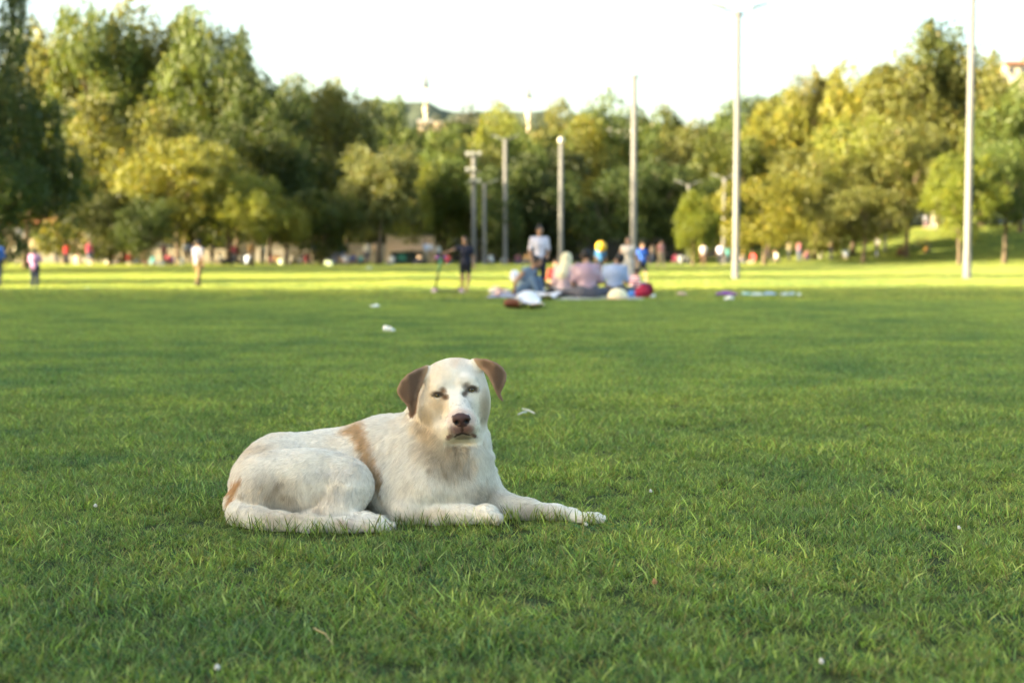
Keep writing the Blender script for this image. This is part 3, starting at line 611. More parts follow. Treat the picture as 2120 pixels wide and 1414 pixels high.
def make_grass():
    # footprint of what lies on the grass: no blades through the dog
    low = DOGV[DOGV[:, 2] < .055]; gx, gy = (low[:, 0] * 125).astype(int), (low[:, 1] * 125).astype(int); foot = set(zip(gx.tolist(), gy.tolist()))
    body = DOGV[DOGV[:, 2] < .35]; cols = {}
    for a, b in zip((body[:, 0] * 50).astype(int), body[:, 1]):
        lo, hi = cols.get(a, (9, 0)); cols[a] = (min(lo, b), max(hi, b))
    near = [blades('tuft', 52, .06, .016, .043, .0030, seed=i, lean=.9, dry=.16) for i in range(6)] + [blades('tuft', 16, .05, .04, .078, .0032, seed=20 + i, lean=.6) for i in range(2)] + [clover_mesh('clover', 31)] + [blades('tuft', 5, .04, .035, .085, .0036, seed=24 + i, lean=.5) for i in range(2)]
    n = 17000; x, y = wedge(2.6, 9.5, n, .3); m = n
    def clear(x, y):
        ok = np.ones(len(x), bool)
        for i, (a, b) in enumerate(zip(x, y)):
            c = cols.get(int(a * 50))
            if c and c[0] + .035 < b < c[1] + .0:
                ok[i] = False
            elif any((int(a * 125) + u, int(b * 125) + v) in foot for u in (-1, 0, 1) for v in (-1, 0, 1)): ok[i] = RNG.random() < .6
        return ok
    ok = clear(x, y); x, y = x[ok], y[ok]; n = len(x)
    idx = np.where(RNG.random(n) < .07, 8, np.where(RNG.random(n) < .10, RNG.integers(6, 8, n), RNG.integers(0, 6, n)))
    P = np.stack([x, y, np.zeros(n)], 1); hn = vnoise(P, 3.2, 40) * .6 + vnoise(P, 9, 41) * .4
    # taller uncut blades where the mower cannot reach: along the front of the animal
    front = {}
    for a, b in zip((DOGV[DOGV[:, 2] < .06, 0] * 100).astype(int), DOGV[DOGV[:, 2] < .06, 1]): front[a] = min(front.get(a, 9), b)
    ex = [(a / 100 + RNG.normal(0, .01), b - .004 - abs(RNG.normal(0, .03)), 0) for a, b in front.items()]
    P = np.concatenate([P, np.array(ex)]); idx = np.concatenate([idx, RNG.choice([9, 10], len(ex))]); hn = np.concatenate([hn, .2 + .5 * RNG.random(len(ex))]); n = len(P); fr = np.array([P[i, 1] - front.get(int(P[i, 0] * 100), 99) for i in range(n)]); hn = np.where((fr > -.16) & (fr < .03) & (idx < 9), (hn * .5 - .42 * (1 - np.clip(-fr / .16, 0, 1))), hn)
    rot = np.stack([RNG.normal(0, .12, n), RNG.normal(0, .12, n), RNG.random(n) * 6.283], 1)
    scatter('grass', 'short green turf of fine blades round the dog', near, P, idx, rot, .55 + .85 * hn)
    mid = [blades('sward', 3000, .30, .016, .05, .0046, True, seed=50 + i, lean=.9, dry=.09) for i in range(4)]
    G = []
    for j, yy in enumerate(np.arange(9.4, 27, .5)):
        for xx in np.arange(-.37 * yy - 1.5, .37 * yy + 1.5, .5): G.append((xx + RNG.normal(0, .05), yy + RNG.normal(0, .05), 0))
    G = np.array(G); n = len(G); rot = np.stack([np.zeros(n), np.zeros(n), RNG.integers(0, 4, n) * math.pi / 2 + RNG.normal(0, .1, n)], 1)
    scatter('grass_sward', 'mown grass in the middle distance behind the dog', mid, G, RNG.integers(0, 4, n), rot, np.ones(n) * 1.06 + .3 * (vnoise(G, 1.1, 42) - .5))
    far = [blades('turf', 5200, 1.1, .03, .075, .013, True, seed=60 + i, lean=.7, dry=.05) for i in range(3)]
    G = []
    for yy in np.arange(27.5, 128, 2.0):
        for xx in np.arange(-.37 * yy - 3, .37 * yy + 3, 2.0):
            G.append((xx, yy, float(ground_z(xx, yy))))
    G = np.array(G); n = len(G); e = .5; sx_ = (ground_z(G[:, 0] + e, G[:, 1]) - ground_z(G[:, 0] - e, G[:, 1])); sy_ = (ground_z(G[:, 0], G[:, 1] + e) - ground_z(G[:, 0], G[:, 1] - e))
    rot = np.stack([np.arctan(sy_), -np.arctan(sx_), np.zeros(n)], 1)
    scatter('grass_field', 'mown grass of the open field in front of the trees', far, G, RNG.integers(0, 3, n), rot, np.ones(n))
make_grass()

# ------------------------------------------------------------------ trees
def mat_leaf():
    m = bpy.data.materials.new('leaf'); m.use_nodes = True; nt = m.node_tree; b = nt.nodes['Principled BSDF']
    oi = nt.nodes.new('ShaderNodeObjectInfo'); a = nt.nodes.new('ShaderNodeAttribute'); a.attribute_name = 'tint'
    mx = nt.nodes.new('ShaderNodeMixRGB'); mx.blend_type = 'MULTIPLY'; mx.inputs[0].default_value = 1
    nt.links.new(oi.outputs['Color'], mx.inputs[1]); nt.links.new(a.outputs['Color'], mx.inputs[2]); nt.links.new(mx.outputs[0], b.inputs['Base Color'])
    b.inputs['Roughness'].default_value = .5; b.inputs['Specular IOR Level'].default_value = .3
    tr = nt.nodes.new('ShaderNodeBsdfTranslucent'); s = nt.nodes.new('ShaderNodeVectorMath'); s.operation = 'MULTIPLY'; s.inputs[1].default_value = (1.5, 1.35, .5)
    nt.links.new(mx.outputs[0], s.inputs[0]); nt.links.new(s.outputs[0], tr.inputs['Color'])
    ms = nt.nodes.new('ShaderNodeMixShader'); ms.inputs[0].default_value = .35
    nt.links.new(b.outputs[0], ms.inputs[1]); nt.links.new(tr.outputs[0], ms.inputs[2]); nt.links.new(ms.outputs[0], nt.nodes['Material Output'].inputs['Surface'])
    return m
LEAF = mat_leaf(); BARK = mat_simple('bark', (.16, .12, .085), .9, .1, noise=.4, scale=3)
def tree_meshes(seed, kind):
    """crown and trunk of a tree 10 m high, standing at the origin"""
    g = np.random.default_rng(seed); cb, cr = {'round': (1.7, 3.6), 'tall': (1.5, 2.9), 'wide': (1.9, 4.8), 'low': (.9, 4.6), 'pine': (6.8, 4.6), 'spread': (3.0, 4.4)}[kind]
    ch = 10 - cb; lob = []; nl = {'pine': 16, 'low': 30}.get(kind, 40)
    while len(lob) < nl:
        u = g.normal(size=3); u /= np.linalg.norm(u); r = g.random() ** .33 * .92
        p = u * r * np.array((cr, cr, ch / 2)); t = (p[2] + ch / 2) / ch
        if kind == 'tall': p[:2] *= 1.15 - .6 * t
        elif kind in ('round', 'spread'): p[:2] *= .75 + .5 * math.sin(t * 3.1)
        lr = (.75 + 1.0 * g.random()) * (.8 if kind == 'pine' else 1) * (1.12 if kind == 'wide' else 1)
        p[2] += cb + ch / 2; p[2] = min(p[2], 10 - lr * .62)
        if p[2] - lr * .5 < cb * .85: continue
        lob.append((p, lr))
    nlf = {'pine': 6000}.get(kind, 15000); per = np.array([l[1] ** 2 for l in lob]); k = g.choice(len(lob), nlf, p=per / per.sum())
    c = np.array([l[0] for l in lob])[k]; r = np.array([l[1] for l in lob])[k]; u = g.normal(size=(nlf, 3)); u /= np.linalg.norm(u, axis=1)[:, None]
    q = c + u * (r * (.55 + .5 * g.random(nlf) ** .6))[:, None] * (1, 1, .85) + g.normal(0, .07, (nlf, 3))
    q += (np.stack([vnoise(q, .6, 1), vnoise(q, .6, 2), vnoise(q, .6, 3)], 1) - .5) * 1.7
    sp = (g.random(nlf) < .06); q[sp] += u[sp] * .35
    t1 = g.normal(size=(nlf, 3)) + u * .3; t1 /= np.linalg.norm(t1, axis=1)[:, None]; t2 = np.cross(t1, g.normal(size=(nlf, 3))); t2 /= np.linalg.norm(t2, axis=1)[:, None]
    sz = (.085 + .10 * g.random(nlf))[:, None]; V = np.stack([q - t1 * sz, q + t2 * sz * .55, q + t1 * sz, q - t2 * sz * .55], 1).reshape(-1, 3)
    F = np.arange(nlf * 4).reshape(-1, 4); lv = (.75 + .5 * g.random(nlf))[:, None] * np.array((1, 1, 1)); lv *= (1 + .25 * (g.random(len(lob))[k] - .5))[:, None]
    lv[g.random(nlf) < .07] *= (1.6, 1.15, .8)
    col = np.repeat(np.concatenate([lv, np.ones((nlf, 1))], 1), 4, 0)
    crown = npmesh('crown', V, F, False, col); crown.materials.append(LEAF)
    m = MB(); w = g.normal(0, .15, 2); top = cb + ch * .55; tr = .20 if kind != 'pine' else .15
    pts = [(w[0] * t * t * 3, w[1] * t * t * 3, top * t - .1) for t in np.linspace(0, 1, 6)]; m.tube(pts, [tr * (1.5 if t == 0 else 1 - .75 * t) for t in np.linspace(0, 1, 6)], 8)
    for i in g.choice(len(lob), min(9, len(lob)), False):
        s0 = np.array(pts[2 + int(g.integers(0, 3))]); p = lob[i][0]; mid_ = (s0 + p) / 2 + (0, 0, -.25 * abs(p[0] - s0[0])); m.tube([s0, mid_, p], [tr * .45, tr * .3, tr * .1], 5)
    trunk = m.mesh('trunk', True); trunk.materials.append(BARK); return crown, trunk
KINDS = {}
for kd, seeds in (('round', (1, 2, 3)), ('tall', (4, 5)), ('wide', (6, 7, 8)), ('low', (9, 10)), ('pine', (11,)), ('spread', (12, 13))):
    KINDS[kd] = [tree_meshes(s, kd) for s in seeds]
def tree(name, label, kind, x, y, h, w, rgb, group, var=0, rz=None):
    """w is the crown's width in metres"""
    cr, tk = KINDS[kind][var % len(KINDS[kind])]; z = float(ground_z(x, y)) - .02
    r0 = {'round': 8.6, 'tall': 6.2, 'wide': 10.2, 'low': 9.6, 'pine': 10.0, 'spread': 10.4}[kind]
    t = empty(name, (x, y, z), RNG.random() * 6.28 if rz is None else rz); tag(t, label, 'tree', group)
    for nm, me in (('trunk', tk), ('crown', cr)):
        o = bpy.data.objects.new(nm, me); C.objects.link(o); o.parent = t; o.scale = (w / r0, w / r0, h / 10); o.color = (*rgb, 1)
    return t
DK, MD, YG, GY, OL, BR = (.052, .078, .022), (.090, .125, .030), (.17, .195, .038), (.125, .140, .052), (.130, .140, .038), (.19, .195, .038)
def tpx(px, top, wpx, Y, kind, rgb, label, group='trees along the far side of the lawn', var=0, name='broadleaf_tree', base=None):
    z0 = float(ground_z((px - 1060) / FPX * Y, Y)); p = at(px, top, Y); tree(name, label, kind, p[0], Y, p[2] - z0, wpx / FPX * Y * 1.22, rgb, group, var)
T = [
 # px, top, width, Y, kind, colour, label
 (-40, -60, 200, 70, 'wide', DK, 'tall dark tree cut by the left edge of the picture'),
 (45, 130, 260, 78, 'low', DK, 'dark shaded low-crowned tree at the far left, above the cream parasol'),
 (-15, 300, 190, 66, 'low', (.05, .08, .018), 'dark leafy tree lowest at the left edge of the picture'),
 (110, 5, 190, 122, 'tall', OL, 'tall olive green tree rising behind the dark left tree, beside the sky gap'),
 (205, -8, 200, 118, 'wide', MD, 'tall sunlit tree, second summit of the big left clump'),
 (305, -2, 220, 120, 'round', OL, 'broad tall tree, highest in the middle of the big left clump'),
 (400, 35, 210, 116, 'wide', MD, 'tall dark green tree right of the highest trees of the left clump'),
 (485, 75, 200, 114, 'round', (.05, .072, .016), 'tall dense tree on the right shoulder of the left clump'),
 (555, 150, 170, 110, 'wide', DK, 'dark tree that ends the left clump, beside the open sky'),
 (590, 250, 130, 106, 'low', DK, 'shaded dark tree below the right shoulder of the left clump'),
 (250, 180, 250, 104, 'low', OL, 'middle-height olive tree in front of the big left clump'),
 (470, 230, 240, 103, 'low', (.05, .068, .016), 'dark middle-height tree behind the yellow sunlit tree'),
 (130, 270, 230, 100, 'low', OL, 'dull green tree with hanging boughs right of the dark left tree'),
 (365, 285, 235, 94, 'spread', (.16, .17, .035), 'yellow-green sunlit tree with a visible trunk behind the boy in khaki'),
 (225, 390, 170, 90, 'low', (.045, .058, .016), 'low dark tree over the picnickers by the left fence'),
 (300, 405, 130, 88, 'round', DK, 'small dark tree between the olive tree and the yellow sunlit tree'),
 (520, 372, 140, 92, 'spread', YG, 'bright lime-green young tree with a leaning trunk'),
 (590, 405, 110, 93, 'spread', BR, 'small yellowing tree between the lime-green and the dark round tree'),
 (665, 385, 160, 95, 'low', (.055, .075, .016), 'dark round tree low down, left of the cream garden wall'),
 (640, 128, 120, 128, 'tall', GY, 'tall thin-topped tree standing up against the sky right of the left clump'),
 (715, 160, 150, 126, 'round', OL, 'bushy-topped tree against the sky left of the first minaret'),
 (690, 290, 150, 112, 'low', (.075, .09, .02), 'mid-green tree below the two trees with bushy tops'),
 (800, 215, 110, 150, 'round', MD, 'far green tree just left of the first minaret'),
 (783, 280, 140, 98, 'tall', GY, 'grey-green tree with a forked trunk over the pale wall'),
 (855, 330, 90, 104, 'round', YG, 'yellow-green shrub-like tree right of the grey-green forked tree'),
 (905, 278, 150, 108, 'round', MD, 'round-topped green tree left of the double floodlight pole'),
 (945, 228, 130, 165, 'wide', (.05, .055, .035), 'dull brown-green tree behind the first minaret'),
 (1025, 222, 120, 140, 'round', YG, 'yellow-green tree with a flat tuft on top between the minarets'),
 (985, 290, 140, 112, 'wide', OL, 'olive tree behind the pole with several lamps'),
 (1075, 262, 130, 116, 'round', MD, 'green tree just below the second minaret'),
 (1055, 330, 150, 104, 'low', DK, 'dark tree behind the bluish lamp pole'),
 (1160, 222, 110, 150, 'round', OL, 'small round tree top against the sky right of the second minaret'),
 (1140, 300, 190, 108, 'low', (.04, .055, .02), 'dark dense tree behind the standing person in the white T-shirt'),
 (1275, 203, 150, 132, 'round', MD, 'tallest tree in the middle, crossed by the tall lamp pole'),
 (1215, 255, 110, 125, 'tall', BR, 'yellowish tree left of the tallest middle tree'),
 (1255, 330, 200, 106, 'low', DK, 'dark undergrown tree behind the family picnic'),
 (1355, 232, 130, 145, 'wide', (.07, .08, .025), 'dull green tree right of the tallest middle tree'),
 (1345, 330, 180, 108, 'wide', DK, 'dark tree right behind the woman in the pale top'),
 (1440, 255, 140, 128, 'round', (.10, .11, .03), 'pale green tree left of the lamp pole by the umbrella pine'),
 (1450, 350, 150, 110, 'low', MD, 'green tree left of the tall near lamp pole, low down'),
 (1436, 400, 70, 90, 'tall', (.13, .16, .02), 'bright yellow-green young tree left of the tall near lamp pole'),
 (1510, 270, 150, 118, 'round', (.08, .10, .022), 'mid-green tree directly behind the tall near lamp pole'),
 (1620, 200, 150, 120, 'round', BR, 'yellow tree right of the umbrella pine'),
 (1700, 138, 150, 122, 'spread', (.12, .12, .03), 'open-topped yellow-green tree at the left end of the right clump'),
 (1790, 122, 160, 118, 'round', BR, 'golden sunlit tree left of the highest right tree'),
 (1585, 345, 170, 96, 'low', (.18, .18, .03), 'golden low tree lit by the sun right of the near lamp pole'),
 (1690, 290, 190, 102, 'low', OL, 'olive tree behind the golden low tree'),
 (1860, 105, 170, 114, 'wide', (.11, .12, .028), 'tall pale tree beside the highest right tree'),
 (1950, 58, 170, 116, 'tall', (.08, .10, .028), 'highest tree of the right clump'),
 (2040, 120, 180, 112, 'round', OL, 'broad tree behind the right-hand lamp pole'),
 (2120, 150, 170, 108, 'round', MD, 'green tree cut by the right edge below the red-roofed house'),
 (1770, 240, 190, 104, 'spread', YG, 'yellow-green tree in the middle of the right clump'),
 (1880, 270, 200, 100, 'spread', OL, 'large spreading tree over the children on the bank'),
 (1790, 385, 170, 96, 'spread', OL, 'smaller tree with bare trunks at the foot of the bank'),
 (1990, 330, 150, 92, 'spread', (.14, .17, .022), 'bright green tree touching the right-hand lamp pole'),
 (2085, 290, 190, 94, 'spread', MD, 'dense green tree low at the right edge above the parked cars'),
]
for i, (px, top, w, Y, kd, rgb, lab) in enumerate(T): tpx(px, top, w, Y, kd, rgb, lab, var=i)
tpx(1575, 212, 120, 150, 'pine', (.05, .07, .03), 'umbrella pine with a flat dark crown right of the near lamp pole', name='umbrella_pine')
# trees beside and behind the photographer, whose shade lies on the lawn
SH = [(-34, 2, 19), (-40, -9, 20), (-36, 11, 18), (-44, 14, 20), (-50, 5, 22), (-52, -6, 22), (-38, -22, 19), (-56, 8, 21), (-33, 20, 15), (-62, 4, 24), (-30, -14, 17), (-26, -3, 16), (-44, 19, 13), (-28, 12, 14)]
for i, (x, y, h) in enumerate(SH):
    tree('broadleaf_tree', 'broad tree beside the photographer whose shade covers the near lawn', 'low' if i % 2 else 'wide', x, y, h, h * .82, MD, 'trees beside the photographer', i)
for i, (x, y, h, w) in enumerate([(-26, 41, 15, 6.5), (-32, 68, 17, 14), (-31, 58, 15, 9), (-44, 66, 18, 13), (-27, 56, 9, 3), (-30, 38, 7.5, 7), (-31, 28.5, 7, 5)]):
    tree('broadleaf_tree', 'tree out of view on the left that stripes the far lawn with shade', 'low', x, y, h, w, MD, 'trees left of the lawn', i)
# ------------------------------------------------------------------ people
SKIN = {'light': (.42, .26, .18), 'mid': (.31, .18, .115), 'dark': (.24, .135, .085)}
HAIRC = {'black': (.012, .010, .010), 'brown': (.05, .028, .016), 'fair': (.25, .16, .08)}
def stand_joints(leg=0.0, arm=0.0, stoop=0.0):
    J = dict(pel=(0, 0, .53), chest=(0, -stoop * .5, .74), neck=(0, -stoop, .84), head=(0, -.012 - stoop * 1.2, .932))
    for s, n in ((-1, 'r'), (1, 'l')):
        a, l = arm * s, leg * s
        J['sh' + n] = (s * .102, -stoop, .805); J['el' + n] = (s * .142, .02 + a * .5 - stoop, .635); J['wr' + n] = (s * .150, -.04 + a - stoop, .49)
        J['hip' + n] = (s * .052, 0, .50); J['kn' + n] = (s * .058, -l * .45 - .012, .275); J['an' + n] = (s * .060, -l * .9 if l > 0 else -l * .9 + .03, .045 + (.03 if l < 0 else 0))
        J['toe' + n] = tuple(np.array(J['an' + n]) + (s * .012, -.085, -.028))
    return J
def sit_joints(lean=0.02, kind='cross'):
    J = dict(pel=(0, 0, .075), chest=(0, -lean, .27), neck=(0, -lean * 1.8, .375), head=(0, -lean * 2.2 - .02, .462))
    for s, n in ((-1, 'r'), (1, 'l')):
        J['sh' + n] = (s * .108, -lean * 1.5, .345); J['el' + n] = (s * .150, -.05, .19); J['wr' + n] = (s * .085, -.17, .13); J['hip' + n] = (s * .06, 0, .075)
        if kind == 'cross': J['kn' + n] = (s * .21, -.17, .085); J['an' + n] = (-s * .05, -.215, .035); J['toe' + n] = (-s * .11, -.235, .03)
        elif kind == 'knees': J['kn' + n] = (s * .075, -.20, .23); J['an' + n] = (s * .07, -.27, .04); J['toe' + n] = (s * .075, -.34, .02)
        else: J['kn' + n] = (s * .07, -.25, .065); J['an' + n] = (s * .07, -.47, .04); J['toe' + n] = (s * .08, -.49, .10)
    return J
def person(px, py, H, face, J, shirt, trousers, label, skin='mid', hair='black', group=None, sleeve=.5, leg=1.0, h=None, z=None, hairkind='short',
           shoe=(.05, .05, .06), stripes=None, skirt=False, slim=1.0, extra=None, cat='person', Y=None):
    loc = onground(px, py) if Y is None else at(px, py, Y); loc[2] = float(ground_z(loc[0], loc[1])) if z is None else z
    Yd = loc[1]; h = h or (.013 if Yd < 40 else .022 if Yd < 75 else .032)
    J = {k: np.array(v, float) * H for k, v in J.items()}; j = J.get
    pts = np.array(list(J.values())); lo, hi = pts.min(0) - .20 * H, pts.max(0) + .20 * H; lo[2] = -.04
    root = empty('person', loc, face); tag(root, label, cat, group)
    r = lambda v: v * H
    def part(name, col, build, rough=.85, mat=None):
        f = Field(lo, hi, h); build(f)
        if not (f.F < 0).any(): return
        V, Q = f.nets(); me = npmesh(name, V, Q, True); return link(name, me, mat or M(col, rough), root)
    up = (j('head') - j('neck')); up /= np.linalg.norm(up)
    def headf(f):
        c = j('head'); f.cone(j('neck') - up * r(.02), c, r(.032), r(.034), .02)
        f.ell(c + up * r(.012), (r(.046), r(.056), r(.058)), .02); f.ell(c + (0, -r(.016), -r(.028)), (r(.034), r(.036), r(.036)), .02)
        f.ell(c + (0, -r(.058), -r(.004)), (r(.009), r(.014), r(.016)), .008); f.ell(c + (0, -r(.048), -r(.036)), (r(.018), r(.010), r(.006)), .006)
        for s in (-1, 1):
            f.ell(c + (s * r(.050), 0, 0), (r(.008), r(.014), r(.018)), .006); f.ell(c + (s * r(.019), -r(.054), r(.010)), (r(.012), r(.009), r(.008)), .008, op='cut')
    def torso(f, g=0.0):
        p, c, n = j('pel'), j('chest'), j('neck'); w = slim
        f.cone(p, (p + c) / 2, r(.072 * w) + g, r(.066 * w) + g, .05); f.cone((p + c) / 2, c, r(.066 * w) + g, r(.080 * w) + g, .05); f.cone(c, n - up * r(.03), r(.072 * w) + g, r(.04) + g, .05)
        f.cone(j('shl'), j('shr'), r(.040) + g, r(.040) + g, .05); f.cone(p + (r(.035), 0, 0), p - (r(.035), 0, 0), r(.075 * w) + g, r(.075 * w) + g, .04)
        f.cone(c + (r(.04), 0, 0), c - (r(.04), 0, 0), r(.070 * w) + g, r(.070 * w) + g, .05)
    def arms(f, g=0.0, t=2.0):
        for s in 'lr':
            a, b, c = j('sh' + s), j('el' + s), j('wr' + s)
            f.cone(a, a + (b - a) * min(t, 1), r(.034) + g, r(.027) + g, .02)
            if t > 1: f.cone(b, b + (c - b) * min(t - 1, 1), r(.026) + g, r(.018) + g, .015)
    def hands(f):
        for s, sg in (('l', 1), ('r', -1)):
            b, c = j('el' + s), j('wr' + s); d = (c - b) / np.linalg.norm(c - b); q = np.cross(d, (0, 1, 0) if abs(d[1]) < .9 else (0, 0, 1)); q /= np.linalg.norm(q); o = np.cross(d, q)
            f.ell(c + d * r(.026), (r(.021),) * 3, .012)
            if h < .02:
                for k in range(4):
                    a0 = c + d * r(.040) + q * r(.010 * (k - 1.5)); l = (.030, .038, .036, .027)[k]; m_ = a0 + d * r(l * .55); f.chain([(a0, r(.0065)), (m_, r(.006)), (m_ + (d * .75 + o * .5) * r(l * .5), r(.005))], .004)
                f.chain([(c + d * r(.014) + q * r(.016) * sg, r(.008)), (c + d * r(.038) + q * r(.030) * sg, r(.0065))], .006)
    def legs(f, g=0.0, t=2.0):
        for s in 'lr':
            a, b, c = j('hip' + s), j('kn' + s), j('an' + s)
            f.cone(a, a + (b - a) * min(t, 1), r(.055) + g, r(.036) + g, .02)
            if t > 1: f.cone(b, b + (c - b) * min(t - 1, 1), r(.037) + g, r(.022) + g * 1.3, .02)
    def body(f):
        headf(f); torso(f, -.012); arms(f, -.003); hands(f); legs(f, -.004)
        for s in 'lr': f.cone(j('an' + s), j('toe' + s), r(.022), r(.014), .02)
    part('body', SKIN[skin], body, .55)
    sm = None
    if stripes:
        sm = bpy.data.materials.new('striped_cloth'); sm.use_nodes = True; nt = sm.node_tree; w = nt.nodes.new('ShaderNodeTexWave'); w.bands_direction = 'Z'; w.inputs['Scale'].default_value = stripes[1]; w.inputs['Distortion'].default_value = .6
        cr = nt.nodes.new('ShaderNodeValToRGB'); cr.color_ramp.elements[0].color = (*shirt, 1); cr.color_ramp.elements[1].color = (*stripes[0], 1); cr.color_ramp.elements[0].position = .35; cr.color_ramp.elements[1].position = .65
        tc = nt.nodes.new('ShaderNodeTexCoord'); nt.links.new(tc.outputs['Object'], w.inputs['Vector']); nt.links.new(w.outputs['Fac'], cr.inputs[0]); nt.links.new(cr.outputs[0], nt.nodes['Principled BSDF'].inputs['Base Color'])
    def shirtf(f): torso(f, .006); arms(f, .009, sleeve) if sleeve > 0 else None
    part('shirt', shirt, shirtf, mat=sm)
    def trf(f):
        p = j('pel'); f.cone(p + (r(.034), 0, 0), p - (r(.034), 0, 0), r(.080 * slim) + .004, r(.080 * slim) + .004, .04)
        if skirt:
            for s in 'lr': f.cone(j('hip' + s), j('kn' + s), r(.07), r(.085), .06)
        else: legs(f, .010, leg * 2 if leg < 1 else 1.93)
    part('trousers' if not skirt else 'skirt', trousers, trf)
    for s in 'lr':
        part('shoe', shoe, lambda f: f.chain([(j('an' + s) + (0, r(.012), -r(.012)), r(.026)), (j('toe' + s), r(.019))], .02), .6)
    def hf(f):
        c = j('head')
        f.ell(c + up * r(.020) + (0, r(.010), 0), (r(.056), r(.062), r(.060)), .01)
        if hairkind == 'bun': f.ell(c + up * r(.085) + (0, r(.02), 0), (r(.026),) * 3, .02)
        if hairkind == 'tail': f.chain([(c + (0, r(.06), r(.03)), r(.022)), (c + (0, r(.085), -r(.04)), r(.020)), (c + (0, r(.08), -r(.12)), r(.008))], .02)
        if hairkind == 'long': f.chain([(c + (0, r(.035), 0), r(.055)), (c + (0, r(.05), -r(.10)), r(.045)), (c + (0, r(.055), -r(.15)), r(.025))], .03)
        f.ell(c + (0, -r(.075), -r(.018)), (r(.060), r(.056), r(.062)), .012, op='cut')
        f.ell(c + (0, -r(.01), -r(.09)), (r(.08), r(.045), r(.06)), .01, op='cut') if hairkind in ('short', 'bun') else None
    def scarf(f):
        c = j('head'); f.ell(c + up * r(.016) + (0, r(.006), 0), (r(.064), r(.072), r(.072)), .01); f.chain([(c, r(.058)), (j('neck'), r(.075)), (j('chest') + (0, r(.03), r(.02)), r(.085))], .04)
        f.ell(c + (0, -r(.085), -r(.006)), (r(.040), r(.055), r(.052)), .012, op='cut')
    if hairkind == 'scarf': part('headscarf', (.66, .60, .40), scarf)
    else: part('hair', HAIRC[hair], hf, .6)
    return root
ST, WALK = stand_joints(), stand_joints(.11, -.06)
PI = math.pi
FAM = 'family at the picnic'
# standing in the white T-shirt, hair knotted on top
J = stand_joints(0, 0, .02); J['wrl'] = (.10, -.10, .56); J['wrr'] = (-.13, -.07, .52)
person(1116, 608.5, 1.50, R(12), J, (.56, .54, .62), (.015, .017, .028), 'person standing in a white T-shirt and dark trousers with hair knotted on top, looking down', hairkind='bun', group=FAM, sleeve=.8, slim=1.05)
# crouched in the grey-blue vest
J = sit_joints(.07, 'knees'); J['shl'] = (.10, -.12, .335); J['shr'] = (-.10, -.10, .345); J['elr'] = (-.17, .0, .20); J['wrr'] = (-.16, .03, .06); J['head'] = (.0, -.22, .45); J['neck'] = (0, -.15, .375); J['elbl'] = (0, 0, 0.2)
del J['elbl']
person(1080, 615.5, 1.62, R(62), J, (.16, .22, .30), (.10, .16, .24), 'person crouching in a grey-blue sleeveless vest and jeans with one hand on the grass', group=FAM, sleeve=0, skin='mid', slim=1.0)
# headscarf
J = sit_joints(.03, 'cross')
person(1166, 617.5, 1.70, R(150), J, (.44, .27, .30), (.46, .43, .47), 'person sitting in a cream headscarf and pink patterned top', hairkind='scarf', group=FAM, sleeve=1.6, stripes=((.52, .44, .45), 9))
# striped shirt
person(1216, 620.5, 1.84, R(186), sit_joints(.03, 'cross'), (.30, .14, .18), (.08, .08, .10), 'broad person sitting with back turned in a pink and grey striped T-shirt', group=FAM, sleeve=.9, stripes=((.40, .32, .38), 16), slim=1.32, skin='mid')
# light blue shirt
J = sit_joints(.05, 'cross'); J['head'] = (-.045, -.12, .445)
person(1272, 617, 1.74, R(170), J, (.30, .36, .50), (.09, .08, .075), 'person sitting with back turned in a pale blue shirt, head leaning left', group=FAM, sleeve=.9, slim=1.25)
# woman behind
J = stand_joints(); J['elr'] = (-.17, -.02, .62); J['wrr'] = (-.23, -.05, .47)
person(1300, 603, 1.28, R(-10), J, (.50, .45, .40), (.44, .41, .37), 'dark-haired person standing in a sleeveless cream dress behind the pale blue shirt', hairkind='long', group=FAM, sleeve=0, skirt=True, skin='light')
person(1329, 585, 1.20, R(35), WALK, (.04, .12, .50), (.02, .02, .03), 'boy in a bright blue T-shirt standing just right of the cream dress', group=FAM, sleeve=.7, leg=.45, skin='light', hair='brown', h=.016)
# child in red, white and blue
person(1310, 614, 1.12, R(120), sit_joints(.03, 'knees'), (.50, .05, .06), (.10, .24, .62), 'small child sitting in a red and white top and blue trousers beside the crimson bag', group=FAM, sleeve=1.2, stripes=((.66, .62, .66), 5), skin='light', hair='brown')
person(1190, 612, 1.30, R(20), sit_joints(.04, 'cross'), (.02, .02, .025), (.03, .03, .04), 'dark-clothed person sitting half hidden between the headscarf and the striped shirt', group=FAM, sleeve=1, h=.018)
person(1150, 600, 1.36, R(5), sit_joints(.02, 'cross'), (.25, .03, .03), (.04, .03, .03), 'brown-haired person in dark red sitting mostly hidden behind the headscarf', group=FAM, sleeve=1, hair='brown', h=.018)
person(1243, 573, 1.22, R(0), ST, (.04, .16, .36), (.03, .03, .04), 'child in blue standing beyond the picnic behind the yellow ball', group='people walking on the lawn', h=.022, sleeve=1)
# girl with the scooter
J = stand_joints(); J['elr'] = (-.215, -.06, .77); J['wrr'] = (-.345, -.10, .72); J['shr'] = (-.108, 0, .81); J['anl'] = (.03, -.04, .045); J['toel'] = (.03, -.12, .02); J['head'] = (-.015, -.02, .935)
person(964, 607.5, 1.27, R(-8), J, (.016, .018, .035), (.013, .014, .022), 'girl in a dark printed T-shirt and shorts stretching one arm to the scooter', group='children with things to ride', sleeve=.55, leg=.30, hairkind='tail', hair='brown', skin='mid', slim=.92, shoe=(.24, .12, .09))
